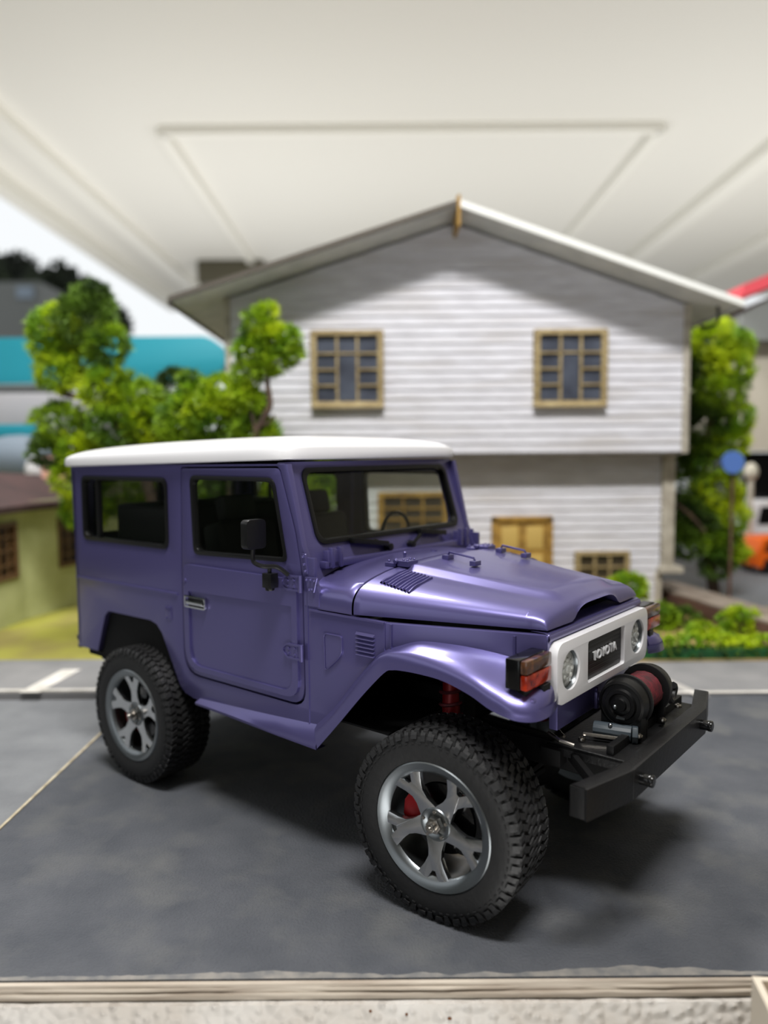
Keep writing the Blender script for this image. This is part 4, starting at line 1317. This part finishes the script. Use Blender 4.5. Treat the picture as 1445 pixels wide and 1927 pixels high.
D1 = 9.0
b1 = onz(330, 1200)
base = at(330, 1198, D1)
base.z = 0.05
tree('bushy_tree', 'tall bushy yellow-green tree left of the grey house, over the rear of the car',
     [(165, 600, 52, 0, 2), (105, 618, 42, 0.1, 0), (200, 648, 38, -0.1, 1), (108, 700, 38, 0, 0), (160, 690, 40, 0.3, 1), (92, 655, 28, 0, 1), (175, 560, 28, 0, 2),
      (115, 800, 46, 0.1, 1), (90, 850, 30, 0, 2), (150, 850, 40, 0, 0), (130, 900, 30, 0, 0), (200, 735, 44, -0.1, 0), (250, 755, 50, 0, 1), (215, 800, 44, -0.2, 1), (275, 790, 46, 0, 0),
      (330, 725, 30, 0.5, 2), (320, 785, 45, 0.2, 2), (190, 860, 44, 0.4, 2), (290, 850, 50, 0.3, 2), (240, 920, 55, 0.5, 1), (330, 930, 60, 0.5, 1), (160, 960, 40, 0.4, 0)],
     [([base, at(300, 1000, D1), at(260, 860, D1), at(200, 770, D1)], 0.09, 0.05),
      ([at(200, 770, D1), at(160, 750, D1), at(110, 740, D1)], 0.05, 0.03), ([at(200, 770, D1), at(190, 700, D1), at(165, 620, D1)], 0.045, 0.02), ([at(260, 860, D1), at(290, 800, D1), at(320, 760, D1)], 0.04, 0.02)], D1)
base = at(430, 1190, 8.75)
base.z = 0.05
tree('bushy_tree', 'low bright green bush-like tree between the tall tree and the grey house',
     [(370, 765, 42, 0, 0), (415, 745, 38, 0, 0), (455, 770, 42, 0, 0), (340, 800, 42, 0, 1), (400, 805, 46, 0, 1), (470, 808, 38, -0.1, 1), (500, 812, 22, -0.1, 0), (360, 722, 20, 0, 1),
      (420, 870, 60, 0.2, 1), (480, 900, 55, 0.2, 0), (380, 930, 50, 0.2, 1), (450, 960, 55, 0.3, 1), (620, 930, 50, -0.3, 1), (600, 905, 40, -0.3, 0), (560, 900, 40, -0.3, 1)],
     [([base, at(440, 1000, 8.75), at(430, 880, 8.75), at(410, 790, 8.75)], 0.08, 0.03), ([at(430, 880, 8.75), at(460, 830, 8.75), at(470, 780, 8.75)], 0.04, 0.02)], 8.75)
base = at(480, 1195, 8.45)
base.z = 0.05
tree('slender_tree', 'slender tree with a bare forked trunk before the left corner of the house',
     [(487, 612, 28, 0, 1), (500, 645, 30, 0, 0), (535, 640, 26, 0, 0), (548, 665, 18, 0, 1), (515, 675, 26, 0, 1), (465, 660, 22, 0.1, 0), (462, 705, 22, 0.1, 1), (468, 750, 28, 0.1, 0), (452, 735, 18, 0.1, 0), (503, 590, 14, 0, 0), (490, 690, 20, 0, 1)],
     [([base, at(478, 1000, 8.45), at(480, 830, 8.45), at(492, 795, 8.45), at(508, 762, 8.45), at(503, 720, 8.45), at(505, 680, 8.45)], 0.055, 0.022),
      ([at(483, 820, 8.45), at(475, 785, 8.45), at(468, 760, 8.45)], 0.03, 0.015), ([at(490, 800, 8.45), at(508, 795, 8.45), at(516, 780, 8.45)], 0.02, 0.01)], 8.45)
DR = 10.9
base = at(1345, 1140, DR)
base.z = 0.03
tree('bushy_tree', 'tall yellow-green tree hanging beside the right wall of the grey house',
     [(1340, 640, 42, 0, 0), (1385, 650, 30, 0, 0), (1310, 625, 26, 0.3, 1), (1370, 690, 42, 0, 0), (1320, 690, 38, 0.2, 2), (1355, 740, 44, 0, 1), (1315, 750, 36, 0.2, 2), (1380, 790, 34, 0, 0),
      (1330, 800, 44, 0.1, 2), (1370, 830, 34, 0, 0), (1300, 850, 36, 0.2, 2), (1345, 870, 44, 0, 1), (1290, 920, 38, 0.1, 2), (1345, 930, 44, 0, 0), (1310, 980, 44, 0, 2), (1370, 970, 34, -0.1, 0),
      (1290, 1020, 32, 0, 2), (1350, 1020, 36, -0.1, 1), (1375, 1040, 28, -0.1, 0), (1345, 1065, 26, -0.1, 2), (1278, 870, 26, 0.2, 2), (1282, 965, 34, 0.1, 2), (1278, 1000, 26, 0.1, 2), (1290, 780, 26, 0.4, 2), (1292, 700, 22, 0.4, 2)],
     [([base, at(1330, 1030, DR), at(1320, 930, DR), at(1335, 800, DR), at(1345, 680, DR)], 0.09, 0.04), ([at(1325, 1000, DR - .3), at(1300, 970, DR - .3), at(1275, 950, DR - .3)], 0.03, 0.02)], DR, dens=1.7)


def bush(u, v, r, D, m_, label, z0=0.03, squash=0.85):
    p = at(u, v, D)
    rad = r / F_PX * D
    root = empty('shrub', (p.x, p.y, z0), 0, label, 'shrub')
    c_ = Vector((0, 0, p.z - z0))
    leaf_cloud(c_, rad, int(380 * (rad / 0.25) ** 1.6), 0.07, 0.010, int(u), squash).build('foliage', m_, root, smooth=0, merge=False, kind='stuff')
    MB().tube([(0, 0, 0), (0.01, 0, max(c_.z * 0.6, 0.05)), (0, 0.01, max(c_.z, 0.08))], 0.02, 6).build('stem', BARK, root)
    return root


bush(1180, 1110, 36, 9.0, FOLB, 'yellow-green shrub under the small window of the grey house')
bush(1245, 1165, 30, 8.9, FOLM, 'dark green shrub at the right foot of the grey house')
bush(1285, 1172, 32, 9.1, FOLD, 'darkest green shrub in front of the low brown wall')
bush(1322, 1200, 32, 8.5, FOLB, 'low bright shrub in the middle of the garden bed')
bush(1395, 1180, 40, 8.6, FOLB, 'round bright yellow-green shrub nearest the right edge of the photo')
bush(1360, 1215, 24, 8.3, FOLM, 'small mid-green shrub between the two bright garden shrubs')
# hedge strip along the road
ya, yb_ = y1 + 0.03, y1 + 0.42
xa, xb = onz(1010, 1248).x, 6.4
hg = MB().box(xa, xb, ya, ya + 0.10, 0.04, 0.13).build('hedge', HEDG, None)
tag(hg, 'clipped strip hedge with yellow-green top along the right road board', 'hedge')
mbh = MB()
r = random.Random(5)
x = xa
k = 0
while x < xb:
    q = leaf_cloud((x, ya + 0.16 + r.uniform(-.04, .04), 0.15 + r.uniform(-0.01, 0.03)), 0.10, 26, 0.05, 0.012, k, 0.7)
    mbh.add(q.v, q.f)
    x += 0.10
    k += 1
mbh.build('foliage', FOLB, hg, smooth=0, merge=False, kind='stuff')
mbh = MB()
x = xa
while x < xb:
    q = leaf_cloud((x, ya + 0.06 + r.uniform(-.02, .02), 0.10), 0.07, 18, 0.04, 0.011, k, 0.7)
    mbh.add(q.v, q.f)
    x += 0.10
    k += 1
mbh.build('foliage', FOLD, hg, smooth=0, merge=False, kind='stuff')

# ================================================================== things farther back
# teal board with rounded corner
D2 = 15.0
a, b = at(-140, 740, D2), at(424, 632, D2)
tl = rrect(a.x, b.x, at(0, 722, D2).z, b.z, [0.02, 0.5, 0.5, 0.02], 8)
tp = MB().plate(tl, [], lambda p, q, t: Vector((p, a.y + t, q)), 0, 0.5).build('canopy_sign', TEAL, None, bevel=0.03)
tag(tp, 'long teal fascia board with a rounded end behind the left trees', 'board')
for x in (a.x + 0.3, b.x - 1.6):
    MB().box(x, x + 0.2, a.y + 0.1, a.y + 0.3, 0.05, at(0, 724, D2).z).build('support_post', PALEG, tp)
a, b = at(-60, 806, 14.4), at(215, 738, 14.4)
t = MB().box(a.x, b.x, a.y, a.y + 0.3, a.z, b.z).build('grey_cabinet_top', PALEG, None, bevel=0.03)
tag(t, 'pale grey panel just below the teal board', 'panel')
MB().box(a.x, a.x + 0.2, a.y + 0.05, a.y + 0.25, 0.05, a.z).box(b.x - 0.2, b.x, a.y + 0.05, a.y + 0.25, 0.05, a.z).build('support_post', PALEG, t)
a, b = at(-60, 822, 13.6), at(68, 798, 13.6)
t = MB().box(a.x, b.x, a.y, a.y + 0.3, a.z, b.z).box(a.x, b.x - 0.1, a.y + 0.05, a.y + 0.25, 0.0, a.z).build('teal_crate', TEAL, None, bevel=0.02)
tag(t, 'small teal box edge low at the left border of the photo', 'box')
mb = MB()
p = at(40, 865, 13.0)
mb.ball((p.x, p.y, p.z), 0.85, 0.5, 0.42, 20, 12).box(p.x - 0.5, p.x + 0.5, p.y - 0.2, p.y + 0.2, 0.0, p.z)
t = mb.build('covered_bundle', BLUEG, None)
tag(t, 'blue-grey covered bundle above the brown cottage roof', 'bundle')
p = at(68, 885, 12.2)
t = MB().ball((p.x, p.y, p.z), 0.17, 0.17, 0.24, 16, 10).cyl((p.x, p.y, 0), (p.x, p.y, p.z), 0.10, n=14).build('white_bottle', WHITE, None)
tag(t, 'white rounded bottle above the brown cottage roof', 'bottle')
p = at(92, 890, 11.6)
t = MB().box(p.x - 0.12, p.x + 0.16, p.y, p.y + 0.3, 0, p.z + 0.25).build('pink_carton', mat('pale_salmon_card', (226, 170, 150), 0.7), None, bevel=0.02)
tag(t, 'pale salmon carton beside the white bottle', 'carton')

# right background
a, b = at(1402, 850, 15), at(1600, 632, 15)
t = MB().box(a.x - 0.1, b.x, a.y, a.y + 3, a.z, b.z).build('beige_building', BEIGE, None, bevel=0.02)
tag(t, 'beige wall block behind the tree at the right border', 'building')
g0 = at(1392, 640, 14.6)
g1_, g2_ = at(1445, 560, 14.6), at(1600, 500, 14.6)
MB().plate([(g0.x, g0.z), (b.x, g0.z), (b.x, g2_.z), (g1_.x, g1_.z), (at(1398, 590, 14.6).x, at(1398, 590, 14.6).z)], [], lambda p, q, tt_: Vector((p, g0.y + tt_, q)), 0, 3.2).build('grey_gable', GREYP, t)
q0, q1, q2, q3 = at(1392, 562, 14.3), at(1600, 480, 14.3), at(1600, 455, 14.3), at(1400, 535, 14.3)
MB().plate([(q0.x, q0.z), (q1.x, q1.z), (q2.x, q2.z), (q3.x, q3.z)], [], lambda p, q, tt_: Vector((p, q0.y + tt_, q)), 0, 3.4).build('red_roof_edge', PINKR, t)
a2_, b2_ = at(1396, 985, 15.2), at(1600, 850, 15.2)
MB().box(a2_.x, b2_.x, a2_.y, a2_.y + 2.2, 0.03, b2_.z).build('shop_front', BLKG, t)
# white van and orange car
def toy_car(name, x, y, z, L, Hh, body_m, label, rz):
    e = empty(name, (x, y, z), rz, label, 'toy car')
    MB().plate(rpoly([(-L / 2, 0.12), (L / 2, 0.12), (L / 2, Hh * 0.5), (L * 0.30, Hh * 0.55), (L * 0.18, Hh), (-L * 0.42, Hh), (-L / 2, Hh * 0.6)], 0.06), [], lambda a_, b_, t_: Vector((a_, t_, b_)), -0.35, 0.35).build('car_body', body_m, e, bevel=0.03)
    MB().plate([(-L * 0.40, Hh * 0.62), (L * 0.22, Hh * 0.62), (L * 0.15, Hh * 0.92), (-L * 0.36, Hh * 0.92)], [], lambda a_, b_, t_: Vector((a_, t_, b_)), -0.36, 0.36).build('car_window', BLKG, e)
    for xx in (-L * 0.3, L * 0.3):
        for yy in (-0.38, 0.24):
            MB().cyl((xx, yy, 0.15), (xx, yy + 0.14, 0.15), 0.15, n=20).build('wheel', BLKG, e)
    return e


p = at(1455, 1045, 13.2)
toy_car('toy_car', p.x + 0.1, p.y, 0.03, 1.3, 0.62, ORNG, 'orange toy car at the right border beside the tree', radians(8))
p = at(1470, 985, 14.6)
toy_car('toy_van', p.x, p.y, 0.03, 1.6, 1.15, mat('van_white', (214, 214, 216), 0.4), 'pale toy van behind the orange toy car', 0)
p = at(1380, 870, 10.2)
e = empty('blue_sign', (p.x, p.y, 0.03), 0, 'blue round sign on a brown post beside the right tree', 'sign')
MB().cyl((0, 0, p.z - 0.03), (0, 0.05, p.z - 0.03), 0.15, n=24).build('sign_disc', BLUEP, e)
MB().cyl((0.03, 0.08, 0), (0.03, 0.08, p.z), 0.02, n=10).build('post', LOGS, e)
p = at(1413, 888, 13.4)
t = MB().ball((p.x, p.y, p.z), 0.12, 0.12, 0.16, 16, 10).cyl((p.x, p.y, 0.03), (p.x, p.y, p.z), 0.05, n=10).build('globe_lamp', BEIGE, None)
tag(t, 'small cream globe lamp right of the blue sign', 'lamp')

# ================================================================== room
ZC = HC + 14.0
XL = -19.0
cl = MB().box(XL, 40, -45, 66, ZC, ZC + 0.5).build('ceiling', CEIL, None)
cl['kind'] = 'structure'


def onc(u, v):
    return onz(u, v, ZC)


A_, B_, C_, D_ = onc(303, 240), onc(1238, 240), onc(462, 492), onc(1082, 430)
n = 0


def trim(p, q, w, h, m_=CEILT):
    global n
    n += 1
    o = MB().bar((p[0], p[1], ZC - h / 2), (q[0], q[1], ZC - h / 2), w, h).build('trim_%d' % n, m_, None)
    o['kind'] = 'structure'


xa, xb, yc = A_.x, B_.x, A_.y
trim((xa, yc), (xb, yc), 0.42, 0.35)
trim((xa, yc), (xa, 66), 0.42, 0.35)
trim((xb, yc), (xb, 66), 0.42, 0.35)
x1_, x2_, x3_ = onc(0, 215).x, onc(1445, 280).x, onc(1445, 440).x
trim((x1_, -45), (x1_, 66), 1.0, 0.5)
trim((x2_, -45), (x2_, 66), 1.0, 0.5)
trim((x3_, -45), (x3_, 66), 1.0, 0.5)
trim((XL + 0.2, -45), (XL + 0.2, 66), 0.8, 0.9)
wr = MB().box(39.5, 40, -45, 66, -8, ZC).build('wall_right', BEIGE, None)
wr['kind'] = 'structure'
wb = MB().box(XL + 4, 40, -30.5, -30, -8, ZC).build('wall_back', BEIGE, None)
wb['kind'] = 'structure'
wb.data.materials[0] = mat('back_wall_paint', (120, 116, 110), 0.8)
# dark unit hanging under the ceiling far behind
p, q = at(370, 532, 56), at(495, 497, 56)
t = MB().box(p.x, q.x, p.y, p.y + 2, p.z, ZC - 0.02).build('hanging_unit', mat('dark_olive_metal', (74, 70, 54), 0.6), None, bevel=0.2)
tag(t, 'dark box hanging under the ceiling above the left eave of the grey house', 'ceiling unit')
# ceiling fan behind the ridge
c_ = onc(725, 452)
fe = empty('ceiling_fan', (c_.x, c_.y, ZC - 1.2), 0, 'pale ceiling fan whose blade shows left of the roof ridge', 'fan')
MB().cyl((0, 0, 0), (0, 0, 1.2), 0.12, n=12).build('rod', CEILT, fe)
MB().cyl((0, 0, -0.35), (0, 0, 0.1), 0.7, n=24).build('motor', CEILT, fe)
for k in range(3):
    a = radians(170 + 120 * k)
    MB().bar((0.5 * cos(a), 0.5 * sin(a), -0.1), (4.2 * cos(a), 4.2 * sin(a), -0.1), 0.75, 0.06).build('blade', mat('fan_blade_grey', (176, 170, 160), 0.6) if 'fan_blade_grey' not in MATS else MATS['fan_blade_grey'], fe)
# unseen tree belt at the open left side, added to block sky reflected in the car
rows = []
for i in range(70):
    y = -34 + i * 1.4
    col_ = []
    for k in range(12):
        z = -8 + k * 1.75
        nn = noise.noise(Vector((y * 0.35, k * 0.6, 3))) * 1.6
        col_.append(Vector((-38 + nn - (k / 11) ** 2 * 3, y, z + (noise.noise(Vector((y * 0.25, 1, 7))) * 2.2 * k / 11))))
    rows.append(col_ + [Vector((-46, y, col_[-1].z - 0.5)), Vector((-46, y, -8))])
t = MB().grid(rows).build('sky_block_trees', FAR_T, None, smooth=60, kind='stuff')
tag(t, 'unseen dark belt of trees beyond the left edge, added to block the sky', 'tree belt')
# trees and a house outside, far left
for i, (u, v, rr_, dd) in enumerate(((30, 560, 75, 112), (115, 580, 70, 96), (-60, 540, 80, 128), (180, 620, 50, 74))):
    p = at(u, v, dd)
    e = empty('garden_tree', (p.x, p.y, -8), 0, ('dark distant tree at the far left under the sky', 'dark distant tree right of the leftmost one, behind the bushy tree', 'dark distant tree cut by the left border', 'lowest dark distant tree beside the white strip')[i], 'tree')
    rad = rr_ / F_PX * dd
    leaf_cloud((0, 0, p.z + 8), rad, 900, 0.9, 0.28, i * 7 + 1, 1.0, 5).build('foliage', FAR_T, e, smooth=0, merge=False, kind='stuff')
    MB().ball((0, 0, p.z + 8), rad * 0.8, n=16, m=10).build('crown_core', FAR_T, e)
    MB().cyl((0, 0, 0), (0, 0, p.z + 8), 0.8, 0.4, 10).build('trunk', BARK, e)
p, q = at(-120, 575, 84), at(75, 530, 84)
e = MB().box(p.x, q.x, p.y, p.y + 6, -8, q.z).build('distant_house', mat('dull_grey_wall', (96, 98, 96), 0.9), None)
tag(e, 'dull grey house outside at the far left, half hidden by trees', 'building')
MB().box(at(8, 0, 84).x, at(40, 0, 84).x, p.y - 0.2, p.y + 0.1, at(0, 562, 84).z, at(0, 540, 84).z).build('window', BLUEG, e)
